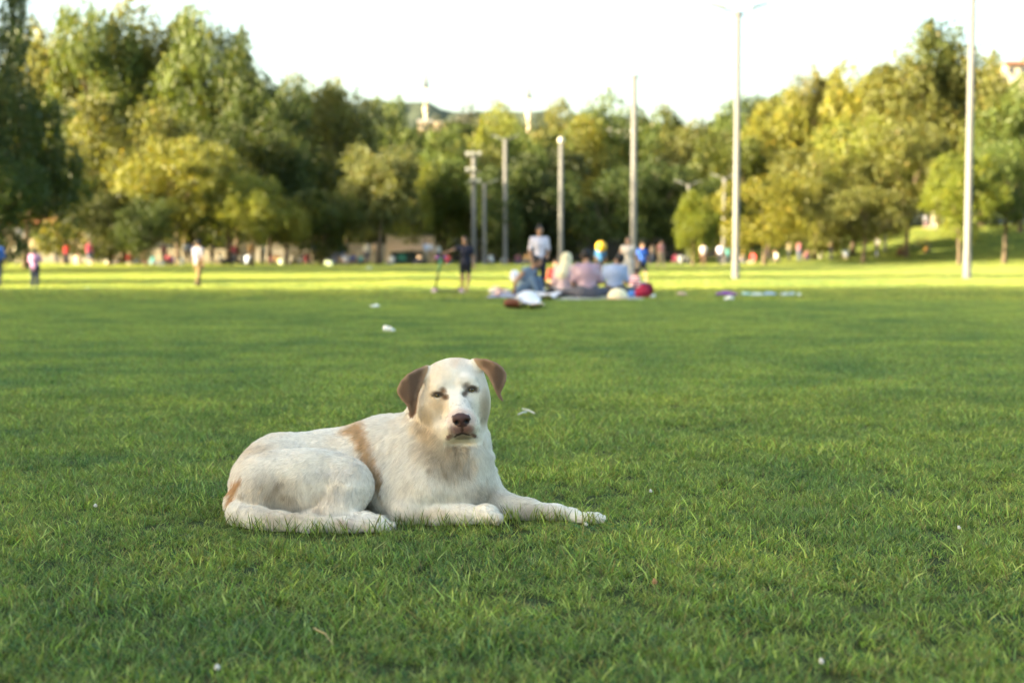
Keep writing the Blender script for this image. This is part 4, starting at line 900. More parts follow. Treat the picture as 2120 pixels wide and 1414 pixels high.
# left side
J = stand_joints(0, 0, 0.0); J['ell'] = (.15, -.06, .66); J['wrl'] = (.07, -.13, .68); J['elr'] = (-.15, -.06, .66); J['wrr'] = (-.07, -.13, .68)
person(73, 597, 1.02, R(180), J, (.40, .21, .36), (.010, .018, .045), 'small child seen from behind in a pink T-shirt and dark jeans', group='people walking on the lawn', sleeve=.9, hairkind='tail', slim=1.2)
person(411, 595, 1.24, R(150), WALK, (.24, .24, .29), (.17, .12, .05), 'boy walking away in a white and blue top and khaki trousers', group='people walking on the lawn', sleeve=.8, slim=1.1)
J = stand_joints(.06)
person(-4, 594, 1.25, R(180), J, (.03, .10, .36), (.02, .03, .05), 'person in blue cut off by the left edge of the picture', group='people walking on the lawn', sleeve=1)
# right side
for px, py, H, rz, sh, tr, lab, kw in (
  (1368, 557, 1.55, 40, (.46, .22, .20), (.34, .27, .18), 'person in a reddish top and beige trousers walking right of the picnic', {}),
  (1456, 553, 1.42, 170, (.66, .60, .56), (.26, .15, .10), 'person in a cream T-shirt and short brown trousers left of two others', dict(leg=.55, slim=1.25)),
  (1491, 552, 1.42, 175, (.60, .60, .72), (.03, .03, .04), 'person in a pale lilac T-shirt and black trousers left of the near lamp pole', dict(slim=1.3)),
  (1507, 549, 1.30, 175, (.06, .30, .32), (.04, .05, .06), 'person in teal half hidden behind the pale lilac T-shirt', {}),
  (1590, 542, 1.50, 20, (.12, .08, .06), (.06, .05, .05), 'person in dark brown with reddish hair walking under the golden trees', dict(hair='fair', skin='mid')),
  (1634, 542, 1.55, -60, (.46, .38, .26), (.05, .06, .05), 'person in a beige jacket and dark trousers under the golden trees', dict(slim=1.3, sleeve=1.8)),
  (1860, 531, 1.5, 60, (.22, .05, .04), (.02, .02, .02), 'person in dark red sitting at the foot of the bank', dict(pose='sit')),
  (1915, 530, 1.3, 90, (.60, .34, .08), (.03, .04, .08), 'person in orange sitting left of the grey sheet on the grass', dict(pose='sit')),
  (1700, 537, 1.1, 0, (.78, .76, .70), (.70, .66, .58), 'small child dressed all in white near the bank', dict(slim=1.3)),
  (1970, 487, 1.65, 160, (.74, .73, .72), (.40, .42, .56), 'person in a white shirt and pale blue trousers on the bank by the right-hand pole', dict(slim=1.3, Y=121)),
  (1988, 487, 1.65, 200, (.50, .22, .26), (.40, .32, .26), 'person in pink standing on the bank touching the right-hand pole', dict(Y=121)),
  (1932, 502, 1.7, 30, (.68, .62, .50), (.60, .54, .44), 'person in cream clothes standing halfway up the bank', dict(slim=1.2, Y=112)),
  (1916, 498, 1.3, 10, (.50, .52, .62), (.30, .20, .22), 'child in pale blue standing halfway up the bank', dict(Y=113)),
  (2097, 478, 1.6, 0, (.46, .24, .18), (.14, .12, .12), 'person in a rust-coloured top by the cars at the right edge', dict(Y=120)),
 ):
    pose = kw.pop('pose', None); Jx = sit_joints(.04, 'knees') if pose else WALK
    person(px, py, H, R(rz), Jx, sh, tr, lab, group='people on the right of the park', **kw)
# far row under the left and middle trees
PAL = [((.55, .05, .06), 'red'), ((.72, .70, .66), 'white'), ((.10, .14, .36), 'navy blue'), ((.45, .52, .68), 'pale blue'), ((.60, .10, .16), 'crimson'), ((.62, .46, .34), 'tan'), ((.02, .02, .03), 'black'), ((.08, .36, .40), 'turquoise'), ((.62, .34, .12), 'orange'), ((.30, .12, .14), 'maroon')]
FARP = [ # px, py, colour, pose, words
 (137, 549, 0, 's', 'standing in shade left of the first lit trunk'), (186, 553, 4, 's', 'small, in shorts, beside the pale tree trunk'), (229, 546, 0, 't', 'behind a white bundle under the trees'), (282, 545, 3, 't', 'at the left picnic'),
 (300, 544, 4, 't', 'at the left picnic, next to pale blue'), (352, 551, 4, 't', 'beside the white bundle nearest the boy'), (340, 540, 9, 's', 'under the white market canopy'), (361, 541, 2, 't', 'under the lit forked trunk'), (386, 541, 3, 's', 'just left of the boy in khaki'),
 (440, 538, 5, 's', 'just right of the boy in khaki'), (500, 541, 1, 't', 'right of the black dog'), (522, 541, 8, 's', 'left of the leaning tree trunk'), (560, 538, 9, 't', 'right of the leaning tree trunk'), (622, 542, 1, 't', 'under the yellowing tree'), (650, 540, 2, 's', 'beside a bicycle'),
 (668, 540, 5, 's', 'right of the navy figure'), (706, 547, 5, 't', 'in the picnic row by the blanket'), (729, 549, 2, 't', 'in the picnic row, darkest'), (746, 545, 7, 't', 'at the right end of the picnic row'), (760, 540, 1, 's', 'leaning over behind the turquoise one'), (893, 534, 3, 's', 'left of the girl with the scooter'),
 (907, 534, 1, 's', 'nearest the girl with the scooter'), (1071, 531, 9, 't', 'in the dark gap right of the bluish pole'), (1395, 533, 4, 't', 'behind the reddish top'), (1425, 533, 1, 't', 'in the dark gap left of the cream T-shirt'), (1541, 533, 5, 't', 'right of the near lamp pole'), (1562, 532, 0, 't', 'under the golden low tree'),
 (1670, 534, 9, 't', 'between the beige jacket and the child in white'), (1790, 533, 5, 's', 'among the trunks of the smaller tree')]
for i, (px, py, c, ps, wd) in enumerate(FARP):
    rgb, nm = PAL[c]; tr = [(.03, .03, .05), (.10, .12, .2), (.28, .22, .16)][i % 3]
    J = {'s': stand_joints(.05 * (i % 2)), 't': sit_joints(.04, ('cross', 'knees')[i % 2])}[ps]
    person(px, py, (1.5, 1.62, 1.68)[i % 3], R(i * 67 % 360), J, rgb, tr, '%s in %s %s' % ('person standing' if ps == 's' else 'person sitting', nm, wd), skin=('mid', 'light')[i % 2], hair=('black', 'brown')[i % 2], group='people under the far trees', slim=1.1, sleeve=(.7, 1.8)[i % 2], leg=.45 if wd.startswith('small, in') else 1)

CR = [(118, 548, 'white', 0), (158, 549, 'tan', 1), (205, 548, 'pale blue', 0), (246, 549, 'white', 1), (270, 549, 'red', 1), (315, 549, 'turquoise', 1), (398, 548, 'navy blue', 0), (458, 548, 'white', 1), (485, 548, 'crimson', 0), (512, 549, 'pale blue', 1), (545, 548, 'white', 0),
      (575, 548, 'orange', 1), (603, 549, 'white', 1), (634, 548, 'crimson', 1), (690, 549, 'white', 1), (716, 548, 'pale blue', 1), (775, 548, 'tan', 0), (812, 548, 'white', 1), (870, 548, 'tan', 1), (882, 548, 'pale blue', 0), (925, 548, 'red', 1), (1018, 548, 'white', 1), (1092, 548, 'orange', 1),
      (1350, 548, 'tan', 0), (1408, 548, 'white', 1), (1610, 548, 'white', 1), (1655, 548, 'maroon', 0), (1720, 548, 'tan', 0), (1752, 548, 'pale blue', 1), (1815, 548, 'white', 0)]
WH = {0: 'standing', 1: 'sitting'}; COL = {b: a for a, b in PAL}
def near_what(px):
    refs = [(73, 'the child in pink'), (137, 'the figure in red at the far left'), (200, 'the pale tree trunk'), (335, 'the white market canopy'), (411, 'the boy in khaki trousers'), (470, 'the black dog'), (541, 'the leaning trunk'), (600, 'the yellowing tree'), (655, 'the first bicycle'), (700, 'the picnic row'), (783, 'the forked tree'), (848, 'the kiosk'), (912, 'the scooter'), (1003, 'the tiered floodlight pole'), (1116, 'the standing white T-shirt'), (1368, 'the person in the reddish top'), (1436, 'the bright young tree'), (1590, 'the golden tree'), (1634, 'the beige jacket'), (1700, 'the child in white'), (1790, 'the smaller tree on the bank')]
    r = min(refs, key=lambda r_: abs(r_[0] - px)); return ('right of ' if px > r[0] else 'left of ') + r[1]
for i, (px, py, c, sit) in enumerate(CR):
    person(px, py, (1.62, 1.7, 1.5)[i % 3], R(i * 97 % 360), sit_joints(.04, ('knees', 'cross')[i % 2]) if sit else stand_joints(.06 * (i % 2)), COL[c], [(.05, .05, .08), (.30, .26, .2), (.12, .14, .22)][i % 3],
           'distant person %s in %s just %s' % (WH[sit], c, near_what(px)), skin=('mid', 'light')[i % 2], group='people under the far trees', slim=1.15, sleeve=.8, hair=('black', 'brown')[i % 2])
# ------------------------------------------------------------------ lamp poles
POLE_M = mat_simple('painted_steel', (.165, .16, .15), .55, .3, noise=.12, scale=2)
LAMP_M = mat_simple('lamp_housing', (.28, .29, .30), .4, .4)
GLS_M = mat_simple('lamp_glass', (.45, .45, .42), .15, .6)
def lamp_pole(px, py, top, kind, label, w=.115, Y=None, mat=None):
    p = onground(px, py) if Y is None else at(px, py, Y); Yd = p[1]; p[2] = float(ground_z(p[0], Yd)); h = at(px, top, Yd)[2] - p[2]; w *= .93
    t = empty('lamp_pole', p, R((px % 7) * 2 - 6)); tag(t, label, 'lamp pole', 'floodlight poles round the lawn')
    MB().lathe((0, 0, 0), [(w * 1.9, 0), (w * 1.9, .03), (w * 1.15, .05), (w * 1.1, .9), (w, 1.0), (w * .82, h)], 14).build('pole', mat or POLE_M, t, True)
    MB().box((0, -w * 1.12, .75), (.10, .02, .28)).build('access_door', POLE_M, t)
    if kind == 'double':
        for s in (-1, 1):
            MB().tube([(0, 0, h - .25), (s * .22, 0, h - .02), (s * .52, 0, h + .10)], .035, 6).build('arm', POLE_M, t)
            m = MB(); m.add([(s * .42, -.11, h + .06), (s * .98, -.09, h + .24), (s * .98, .09, h + .24), (s * .42, .11, h + .06), (s * .42, -.13, h + .14), (s * .98, -.10, h + .29), (s * .98, .10, h + .29), (s * .42, .13, h + .14)],
                            [(3, 2, 1, 0), (4, 5, 6, 7), (0, 1, 5, 4), (1, 2, 6, 5), (2, 3, 7, 6), (3, 0, 4, 7)]); l = m.build('lamp_head', LAMP_M, t)
            MB().add([(s * .46, -.08, h + .066), (s * .92, -.07, h + .214), (s * .92, .07, h + .214), (s * .46, .08, h + .066)], [(0, 1, 2, 3)]).build('lamp_glass', GLS_M, l)
    elif kind == 'flood':
        for zz, xs in ((0, (-.42, -.05, .42)), (-1.1, (-.40, .0)), (-1.9, (-.15, .38))):
            MB().box((0, -.12, h + zz - .18), (1.1, .07, .07)).build('cross_arm', POLE_M, t)
            for x in xs:
                l = MB().box((x, -.20, h + zz), (.27, .16, .20)).build('floodlight', LAMP_M, t); MB().box((x, -.305, h + zz), (.22, .012, .15)).build('lamp_glass', GLS_M, l)
    else:
        MB().lathe((0, 0, h - .05), [(.08, 0), (.15, .08), (.18, .22), (.13, .34), (.04, .38)], 14).build('lamp_globe', mat_simple('opal_globe', (.60, .56, .46), .3, .5), t, True)
    return t
lamp_pole(1523, 580, 24, 'double', 'tall near lamp pole with two arms and flat lamps standing alone in the sky gap')
lamp_pole(2002, 579, -190, 'double', 'nearest lamp pole on the right, its top out of the picture', w=.13)
lamp_pole(1311, 563, 156, 'double', 'tall lamp pole behind the woman in the cream dress', w=.15)
lamp_pole(1161, 554, 296, 'globe', 'shorter pole with one round lamp rising above the headscarf', w=.15)
lamp_pole(1046, 548, 288, 'double', 'bluish shaded lamp pole between the scooter girl and the standing person', w=.16)
lamp_pole(981, 548, 318, 'flood', 'pole with three tiers of floodlights behind the scooter girl', w=.17)
lamp_pole(1003, 545, 380, 'double', 'dim shaded lamp pole just right of the tiered floodlight pole', w=.13)
lamp_pole(1498, 541, 368, 'double', 'pale short lamp pole left of the tall near lamp pole', w=.15)
lamp_pole(1424, 543, 382, 'double', 'dark short lamp pole in front of the bright yellow-green young tree', w=.12)
lamp_pole(505, 545, 385, 'double', 'slim pole with twin lamps in front of the lime-green young tree', w=.09)
lamp_pole(541, 543, 402, 'globe', 'slim pole with one pale round lamp right of the twin lamps', w=.08)
lamp_pole(1832, 535, 304, 'globe', 'slim lamp pole showing among the right-hand trees', w=.09)
lamp_pole(-6, 545, 462, 'globe', 'pole with a white round lamp at the left edge of the picture', w=.1)

# ------------------------------------------------------------------ scooter
def scooter():
    p = onground(912, 608.5); t = empty('kick_scooter', p, R(68)); tag(t, 'small kick scooter with pink grips and a black and green stem held by the girl', 'scooter')
    blk, grn, pnk = M((.02, .02, .025), .4), M((.10, .30, .16), .4), M((.60, .22, .50), .6)
    MB().tube([(0, .13, .10), (0, .02, .62)], .022, 8).build('stem', blk, t, True); MB().tube([(0, .045, .50), (0, -.01, .80)], .028, 8).build('stem_sleeve', grn, t, True)
    MB().tube([(-.20, -.012, .81), (.20, -.012, .81)], .016, 8).build('handlebar', blk, t, True)
    for s in (-1, 1): MB().tube([(s * .14, -.012, .81), (s * .27, -.012, .81)], .027, 8).build('grip', pnk, t, True)
    MB().box((0, -.22, .075), (.11, .50, .025)).build('deck', blk, t); MB().tube([(0, .02, .08), (0, .12, .13)], .02, 6).build('neck', blk, t)
    for y in (.16, -.50):
        w = MB(); n = 18; 
        w.tube([(-.018, y, .065), (.018, y, .065)], .065, 18); wl = w.build('wheel', M((.55, .35, .52), .5), t); MB().tube([(-.022, y, .065), (.022, y, .065)], .022, 10).build('hub', M((.6, .6, .6), .3), wl)
    MB().box((0, -.47, .145), (.06, .14, .02)).build('brake', blk, t)
    return t
scooter()

# ------------------------------------------------------------------ picnic things
def lump(name, label, cat, px, py, size, col, group=None, seed=0, rough=.85, rz=0, crumple=.25, Y=None, z0=0.0, mat=None):
    """soft irregular object: crumpled cloth, bag, litter"""
    g = np.random.default_rng(seed); p = onground(px, py) if Y is None else at(px, py, Y); p[2] = float(ground_z(p[0], p[1])) + z0
    s = np.array(size, float) / 2; m = float(s.max()); h = max(m / 22, s.min() / 5)
    f = Field(-s * 1.35 - (0, 0, 0), s * 1.35, h); f.ell((0, 0, 0), s * .8, .01)
    for k in range(7):
        u = g.normal(size=3); u /= np.linalg.norm(u); f.ell(u * s * .55, s * (.30 + .3 * g.random()), float(s.min()) * .4)
    V, Q = f.nets(); V += ((np.stack([vnoise(V, 1.6 / m, seed + i) for i in range(3)], 1) - .5) * 2 * s * crumple); V[:, 2] -= V[:, 2].min() - .002
    o = link(name, npmesh(name, V, Q, True), mat or M(col, rough)); o.location = Vector([float(a) for a in p]); o.rotation_euler = (0, 0, rz); tag(o, label, cat, group); return o
def sheet(name, label, cat, poly, col, z=.03, seed=0, mat=None, group=None, hgt=.05, n=26):
    """a cloth lying on the grass with folds; poly = four ground corners in the photo"""
    c = [onground(*q) for q in poly]; u, v = np.meshgrid(np.linspace(0, 1, n), np.linspace(0, 1, n), indexing='ij'); P = (1 - u)[..., None] * ((1 - v)[..., None] * c[0] + v[..., None] * c[3]) + u[..., None] * ((1 - v)[..., None] * c[1] + v[..., None] * c[2])
    P = P.reshape(-1, 3); q = P * (1, 1, 0); P[:, 2] = z + (vnoise(q, 3.1, seed) * .6 + vnoise(q, 8, seed + 1) * .4) * hgt; P[:, :2] += (np.stack([vnoise(q, 5, seed + 2), vnoise(q, 5, seed + 3)], 1) - .5) * .12
    i, j_ = np.meshgrid(np.arange(n - 1), np.arange(n - 1), indexing='ij'); a = (i * n + j_).ravel(); F = np.stack([a, a + n, a + n + 1, a + 1], 1)
    o0 = P.mean(0) * (1, 1, 0); o = link(name, npmesh(name, P - o0, F, True), mat or M(col, .9)); o.location = Vector([float(x) for x in o0]); m = o.modifiers.new('thick', 'SOLIDIFY'); m.thickness = .012; tag(o, label, cat, group); return o
def mat_print(name, a, b, scale):
    m = bpy.data.materials.new(name); m.use_nodes = True; nt = m.node_tree; v = nt.nodes.new('ShaderNodeTexVoronoi'); v.inputs['Scale'].default_value = scale; tc = nt.nodes.new('ShaderNodeTexCoord'); r = nt.nodes.new('ShaderNodeValToRGB')
    r.color_ramp.elements[0].position = .18; r.color_ramp.elements[0].color = (*b, 1); r.color_ramp.elements[1].position = .32; r.color_ramp.elements[1].color = (*a, 1)
    nt.links.new(tc.outputs['Object'], v.inputs['Vector']); nt.links.new(v.outputs['Distance'], r.inputs[0]); nt.links.new(r.outputs[0], nt.nodes['Principled BSDF'].inputs['Base Color']); return m
sheet('picnic_cloth', 'white printed picnic cloth spread under the crouching person', 'picnic cloth', [(1066, 623), (1142, 625), (1200, 611), (1128, 609)], (.72, .72, .74), seed=3, mat=mat_print('floral', (.74, .73, .75), (.30, .32, .45), 7), hgt=.16)
sheet('blanket', 'grey-blue blanket edge under the picnic food on the left', 'blanket', [(1008, 620), (1078, 621), (1092, 612), (1024, 611)], (.22, .24, .34), seed=9, mat=mat_print('checks', (.20, .22, .34), (.55, .55, .60), 9), hgt=.05)
sheet('blanket', 'pale blanket under the people with their backs turned', 'blanket', [(1150, 624), (1330, 624), (1345, 606), (1180, 606)], (.45, .44, .46), seed=12, hgt=.02)
sheet('cloth', 'crumpled white cloth with dark lines lying nearest the camera by the brown bag', 'cloth', [(1076, 645), (1124, 646), (1108, 624), (1070, 626)], (.70, .70, .72), seed=20, mat=mat_print('lines', (.72, .72, .74), (.12, .12, .14), 4), hgt=.22)
lump('bag', 'rust-brown bag lying on the grass left of the white cloth', 'bag', 1067, 641, (.38, .28, .17), (.16, .055, .030), seed=4)
FOOD = 'food laid out at the picnic'
def bowl(px, py, r, col, label, h=.07):
    p = onground(px, py); p[2] = .09; o = MB().lathe((0, 0, 0), [(r * .45, 0), (r * .8, h * .4), (r, h), (r * .93, h), (r * .6, h * .45)], 18).build('bowl', M(col, .35), None, True); o.location = Vector([float(a) for a in p]); tag(o, label, 'bowl', FOOD); return o
bowl(1022, 617, .11, (.75, .73, .66), 'cream bowl at the left end of the picnic food')
bowl(1049, 616, .10, (.74, .66, .60), 'pale bowl at the right end of the picnic food')
lump('bread_loaf', 'pale round loaf at the far left of the picnic blanket', 'bread', 1026, 612, (.26, .18, .15), (.66, .52, .38), FOOD, 31, z0=.06)
lump('food_pack', 'reddish-brown food pack in the middle of the picnic food', 'food pack', 1038, 615, (.24, .16, .14), (.26, .07, .05), FOOD, 32, z0=.07)
lump('jar', 'pinkish jar at the front of the picnic food', 'jar', 1032, 619, (.15, .13, .16), (.62, .42, .38), FOOD, 33, z0=.04, rough=.4)
lump('shoe', 'black shoe or bag on the cloth between the crouching person and the headscarf', 'bag', 1143, 618.5, (.36, .24, .14), (.012, .012, .015), None, 34, z0=.05)
lump('bundle', 'round white bundle held against the crouching person\'s arm', 'bundle', 1067, 613.6, (.24, .22, .24), (.74, .75, .78), None, 35, z0=.29)
lump('bundle', 'white bundle between the headscarf and the striped shirt', 'bundle', 1180, 615, (.17, .18, .30), (.72, .72, .75), None, 36, z0=.26)
def hat():
    p = onground(1279, 623.5); t = empty('sun_hat', p, 0); tag(t, 'cream rounded sun hat lying in front of the pale blue shirt', 'hat')
    MB().lathe((0, 0, 0), [(.215, .0), (.225, .02), (.20, .03), (.195, .06), (.185, .13), (.14, .20), (.07, .235), (.01, .245)], 24).build('crown', M((.78, .70, .48), .9, noise=.15, scale=30), t, True)
    MB().lathe((0, 0, 0), [(.21, .045), (.205, .075), (.198, .075), (.20, .045)], 24).build('band', M((.66, .46, .34), .8), t, True)
hat()
lump('backpack', 'crimson and pink soft bag at the right end of the picnic', 'bag', 1330, 620, (.34, .30, .27), (.36, .02, .05), None, 37)
lump('backpack', 'dark red bag leaning on the crimson one behind it', 'bag', 1340, 614, (.30, .26, .36), (.16, .01, .03), None, 38)
lump('toy', 'blue and green toy in front of the small child', 'toy', 1311, 618.5, (.24, .2, .2), (.10, .25, .60), None, 39)
lump('tissue', 'white tissue pack right of the crimson bag', 'tissue pack', 1352, 619, (.14, .10, .10), (.74, .76, .72), None, 40)
def bottle(px, py, col, label, rz):
    p = onground(px, py); p[2] = .05; t = empty('bottle', p, rz); tag(t, label, 'bottle', 'bottles lying on the grass')
    f = MB(); prof = [(.036, 0), (.04, .01), (.04, .17), (.016, .22), (.016, .24)]; V, F = [], []
    n = 12
    for r_, x in prof:
        for k in range(n): V.append((x, r_ * math.cos(2 * PI * k / n), r_ * math.sin(2 * PI * k / n)))
    for i in range(4):
        for k in range(n): F.append((i * n + k, i * n + (k + 1) % n, (i + 1) * n + (k + 1) % n, (i + 1) * n + k))
    F.append(tuple(range(n))); f.add(V, F).build('bottle_body', M(col, .15, spec=.7), t, True); MB().tube([(.235, 0, 0), (.26, 0, 0)], .019, 10).build('cap', M((.1, .2, .6), .4), t)
for k, (px, c, w) in enumerate(((1537, (.20, .42, .46), 'teal-tinted'), (1558, (.55, .66, .68), 'clear'), (1583, (.42, .56, .78), 'blue-tinted'), (1617, (.66, .68, .62), 'whitish'), (1636, (.50, .64, .68), 'greyish clear'), (1655, (.55, .68, .76), 'last pale blue'))):
    bottle(px, 614 + (k % 2) * 1.2, c, '%s plastic bottle in the row lying right of the purple bag' % w, R(k * 25 - 40))
lump('bag', 'purple bag lying on the grass right of the picnic', 'bag', 1505, 614, (.42, .26, .12), (.20, .05, .32), None, 41)
lump('cup', 'white crumpled cup in front of the purple bag', 'litter', 1510, 624, (.20, .14, .10), (.74, .76, .78), 'litter on the lawn', 42)
lump('wrapper', 'pinkish wrapper lying left of the purple bag', 'litter', 1415, 614, (.24, .15, .09), (.60, .40, .34), 'litter on the lawn', 43)
# litter
LT = 'litter on the lawn'
lump('plastic_bag', 'crumpled white plastic bag on the grass above the dog\'s back', 'litter', 804, 690, (.13, .10, .085), (.80, .80, .78), LT, 44, crumple=.5)
lump('plastic_bag', 'smaller flat white bag further back, left of the scooter', 'litter', 779, 638, (.20, .12, .06), (.78, .80, .80), LT, 45, crumple=.5)
lump('litter', 'faint whitish scrap on the sunlit grass far left', 'litter', 180, 601, (.14, .10, .07), (.55, .62, .50), LT, 46)
lump('litter', 'pale scrap on the shaded strip left of the scooter girl', 'litter', 764, 559, (.30, .2, .22), (.50, .56, .40), LT, 47)
def straw(px, py, px2, py2, label):
    a, b = onground(px, py, .035), onground(px2, py2, .045); c = (a + b) / 2; t = MB().tube([a - c, (0, 0, .004), b - c], .0042, 8).build('straw', M((.62, .62, .58), .4), None, True); t.location = Vector([float(x) for x in c]); tag(t, label, 'litter', LT)
straw(1082, 846, 1106, 855, 'white drinking straw lying in the grass right of the dog\'s head'); straw(1073, 858, 1091, 852, 'short white straw piece crossing the longer straw')
# clover heads
def clover(px, py, r=.008, brown=False, label=None):
    p = onground(px, py); p[2] = .0; t = empty('clover_flower', p, 0); tag(t, label, 'flower', 'clover heads in the turf'); z = .030
    MB().tube([(0, 0, 0), (0, 0, z)], .0009, 5).build('stalk', M((.10, .18, .04)), t); f = Field((-.014, -.014, z - .014), (.014, .014, z + .014), .0011)
    for k in range(26):
        u = np.random.default_rng(k).normal(size=3); u /= np.linalg.norm(u); f.cone((0, 0, z), np.array((0, 0, z)) + u * r, .0015, .0022, .001)
    V, Q = f.nets(); link('flower_head', npmesh('flower_head', V, Q, True), M((.34, .20, .10) if brown else (.58, .55, .50), .9), t)
for (px, py, br, lb) in ((1347, 1032, 0, 'white clover head standing alone right of the dog'), (1213, 1103, 0, 'white clover head just below the dog\'s outstretched paw'), (1355, 1225, 1, 'brown withered clover head low right of the dog'), (198, 1063, 0, 'small white clover head left of the dog'),
                         (1700, 1395, 0, 'white clover head at the bottom right'), (450, 1408, 0, 'white clover head at the bottom edge'), (1985, 1110, 0, 'pale clover head far right level with the paws')): clover(px, py, (.0052 if not br else .0075), bool(br), lb)
def twig(a, b, label):
    a, b = onground(*a, .05), onground(*b, .03); c = (a + b) / 2; t = MB().tube([a - c, (0.004, 0, .006), b - c], [.0022, .002, .0012], 6).build('dry_stalk', M((.30, .25, .13), .8), None, True); t.location = Vector([float(x) for x in c]); tag(t, label, 'dry stalk')
twig((650, 1300), (690, 1334), 'dry straw-coloured stalk lying in the grass below the dog\'s tail')

# balls, parasol, canopy, dog, bench, sheets at the far trees
def ball(px, py, r, cols, label, Y=None, z0=0, name='ball'):
    p = onground(px, py) if Y is None else at(px, py, Y)
    if Y is None: p[2] = float(ground_z(p[0], p[1])) + z0
    t = empty(name, p); tag(t, label, 'ball')
    n = 8
    for k in range(n):
        V, F = [], []
        for i in range(9):
            for jj in range(4): th = PI * i / 8; ph = 2 * PI * (k + jj / 3) / n; V.append((r * math.sin(th) * math.cos(ph), r * math.sin(th) * math.sin(ph), r + r * math.cos(th)))
        for i in range(8):
            for jj in range(3): F.append((i * 4 + jj, i * 4 + jj + 1, (i + 1) * 4 + jj + 1, (i + 1) * 4 + jj))
        o = MB().add(V, F).build('ball_panel', M(cols[k % len(cols)], .4), t, True)
ball(1244.5, 522.5, .155, [(.70, .42, .03), (.62, .36, .03)], 'yellow ball in the air in front of the child in blue', Y=40)
ball(1044, 545, .24, [(.74, .74, .66), (.68, .70, .62)], 'whitish ball on the grass at the foot of the bluish pole')
W_ = 'pale bundles under the far trees'
for px, py, s, c, lb in ((375, 551.5, (.46, .4, .5), (.86, .80, .62), 'sunlit cream bundle left of the boy in khaki'), (331, 552, (.60, .4, .42), (.76, .72, .60), 'wide pale bundle left of the crimson sitter'), (228, 549, (.85, .5, .62), (.60, .56, .48), 'big dull white bundle by the left trees'), (187, 546, (.5, .4, .6), (.78, .74, .66), 'white bundle above the small figure by the pale trunk'),
                         (265, 546, (.5, .4, .5), (.56, .58, .62), 'greyish bundle in the left picnic'), (585, 549, (.6, .4, .5), (.60, .68, .50), 'greenish white bundle under the yellowing tree'), (682, 552, (.7, .4, .4), (.34, .40, .26), 'dull green bundle in front of the picnic row'), (1700, 541, (.4, .4, .34), (.74, .72, .62), 'low white bag at the feet of the child in white')):
    lump('bundle', lb, 'bundle', px, py, s, c, W_, int(px))
def parasol():
    p = onground(39, 549); t = empty('parasol', p); tag(t, 'closed cream parasol standing sunlit at the far left', 'parasol')
    MB().tube([(0, 0, 0), (0, 0, 2.0)], .03, 8).build('pole', POLE_M, t); MB().lathe((0, 0, .35), [(.06, 0), (.30, .10), (.34, .6), (.28, 1.1), (.16, 1.5), (.05, 1.7)], 16).build('canopy', M((.86, .78, .58), .8), t, True)
parasol()
def canopy():
    p = onground(335, 545); t = empty('market_canopy', p, .1); tag(t, 'small white market canopy on thin legs under the trees left of the boy', 'canopy')
    MB().add([(-.95, -.6, 1.15), (.95, -.6, 1.15), (.95, .6, 1.15), (-.95, .6, 1.15), (-.9, -.55, 1.38), (.9, -.55, 1.38), (.9, .55, 1.38), (-.9, .55, 1.38), (0, 0, 1.62)], [(0, 1, 5, 4), (1, 2, 6, 5), (2, 3, 7, 6), (3, 0, 4, 7), (4, 5, 8), (5, 6, 8), (6, 7, 8), (7, 4, 8)]).build('roof', M((.56, .52, .42), .8), t)
    for x in (-.85, .85):
        for y in (-.5, .5): MB().tube([(x, y, 0), (x, y, 1.2)], .025, 6).build('leg', POLE_M, t)
canopy()
def small_dog(px, py, L, face, col, label):
    p = onground(px, py); p[2] = float(ground_z(p[0], p[1])); f = Field((-.75 * L, -.3 * L, -.02), (.75 * L, .3 * L, .95 * L), .028 * L + .004)
    A = lambda x, y, z: np.array((x, y, z)) * L
    f.chain([(A(-.34, 0, .50), .12 * L), (A(0, 0, .50), .13 * L), (A(.26, 0, .48), .155 * L)], .06 * L); f.chain([(A(.32, 0, .52), .10 * L), (A(.48, 0, .58), .075 * L)], .05 * L); f.ell(A(.54, 0, .60), (.10 * L, .075 * L, .075 * L), .03 * L); f.cone(A(.58, 0, .57), A(.70, 0, .54), .045 * L, .03 * L, .02 * L)
    for s in (-1, 1):
        f.chain([(A(.24, s * .09, .42), .07 * L), (A(.23, s * .09, .22), .04 * L), (A(.24, s * .09, .03), .032 * L), (A(.29, s * .09, .02), .025 * L)], .03 * L)
        f.chain([(A(-.34, s * .09, .42), .09 * L), (A(-.27, s * .09, .28), .05 * L), (A(-.40, s * .09, .17), .035 * L), (A(-.38, s * .09, .03), .03 * L), (A(-.33, s * .09, .02), .025 * L)], .03 * L)
        f.ell(A(.50, s * .075, .60), (.03 * L, .02 * L, .06 * L), .01 * L)
    f.chain([(A(-.44, 0, .56), .035 * L), (A(-.58, 0, .46), .028 * L), (A(-.64, 0, .34), .015 * L)], .02 * L)
    V, Q = f.nets(); o = link('dog', npmesh('dog', V, Q, True), M(col, .7)); o.location = Vector([float(a) for a in p]); o.rotation_euler = (0, 0, face); tag(o, label, 'dog')
small_dog(470, 554, .78, R(200), (.012, .011, .010), 'black dog standing on the far grass right of the boy in khaki')
sheet('tarpaulin', 'pale grey sheet spread on the grass at the foot of the bank', 'sheet', [(1908, 538), (1950, 538), (1958, 530), (1918, 530)], (.50, .54, .52), seed=70, hgt=.7)

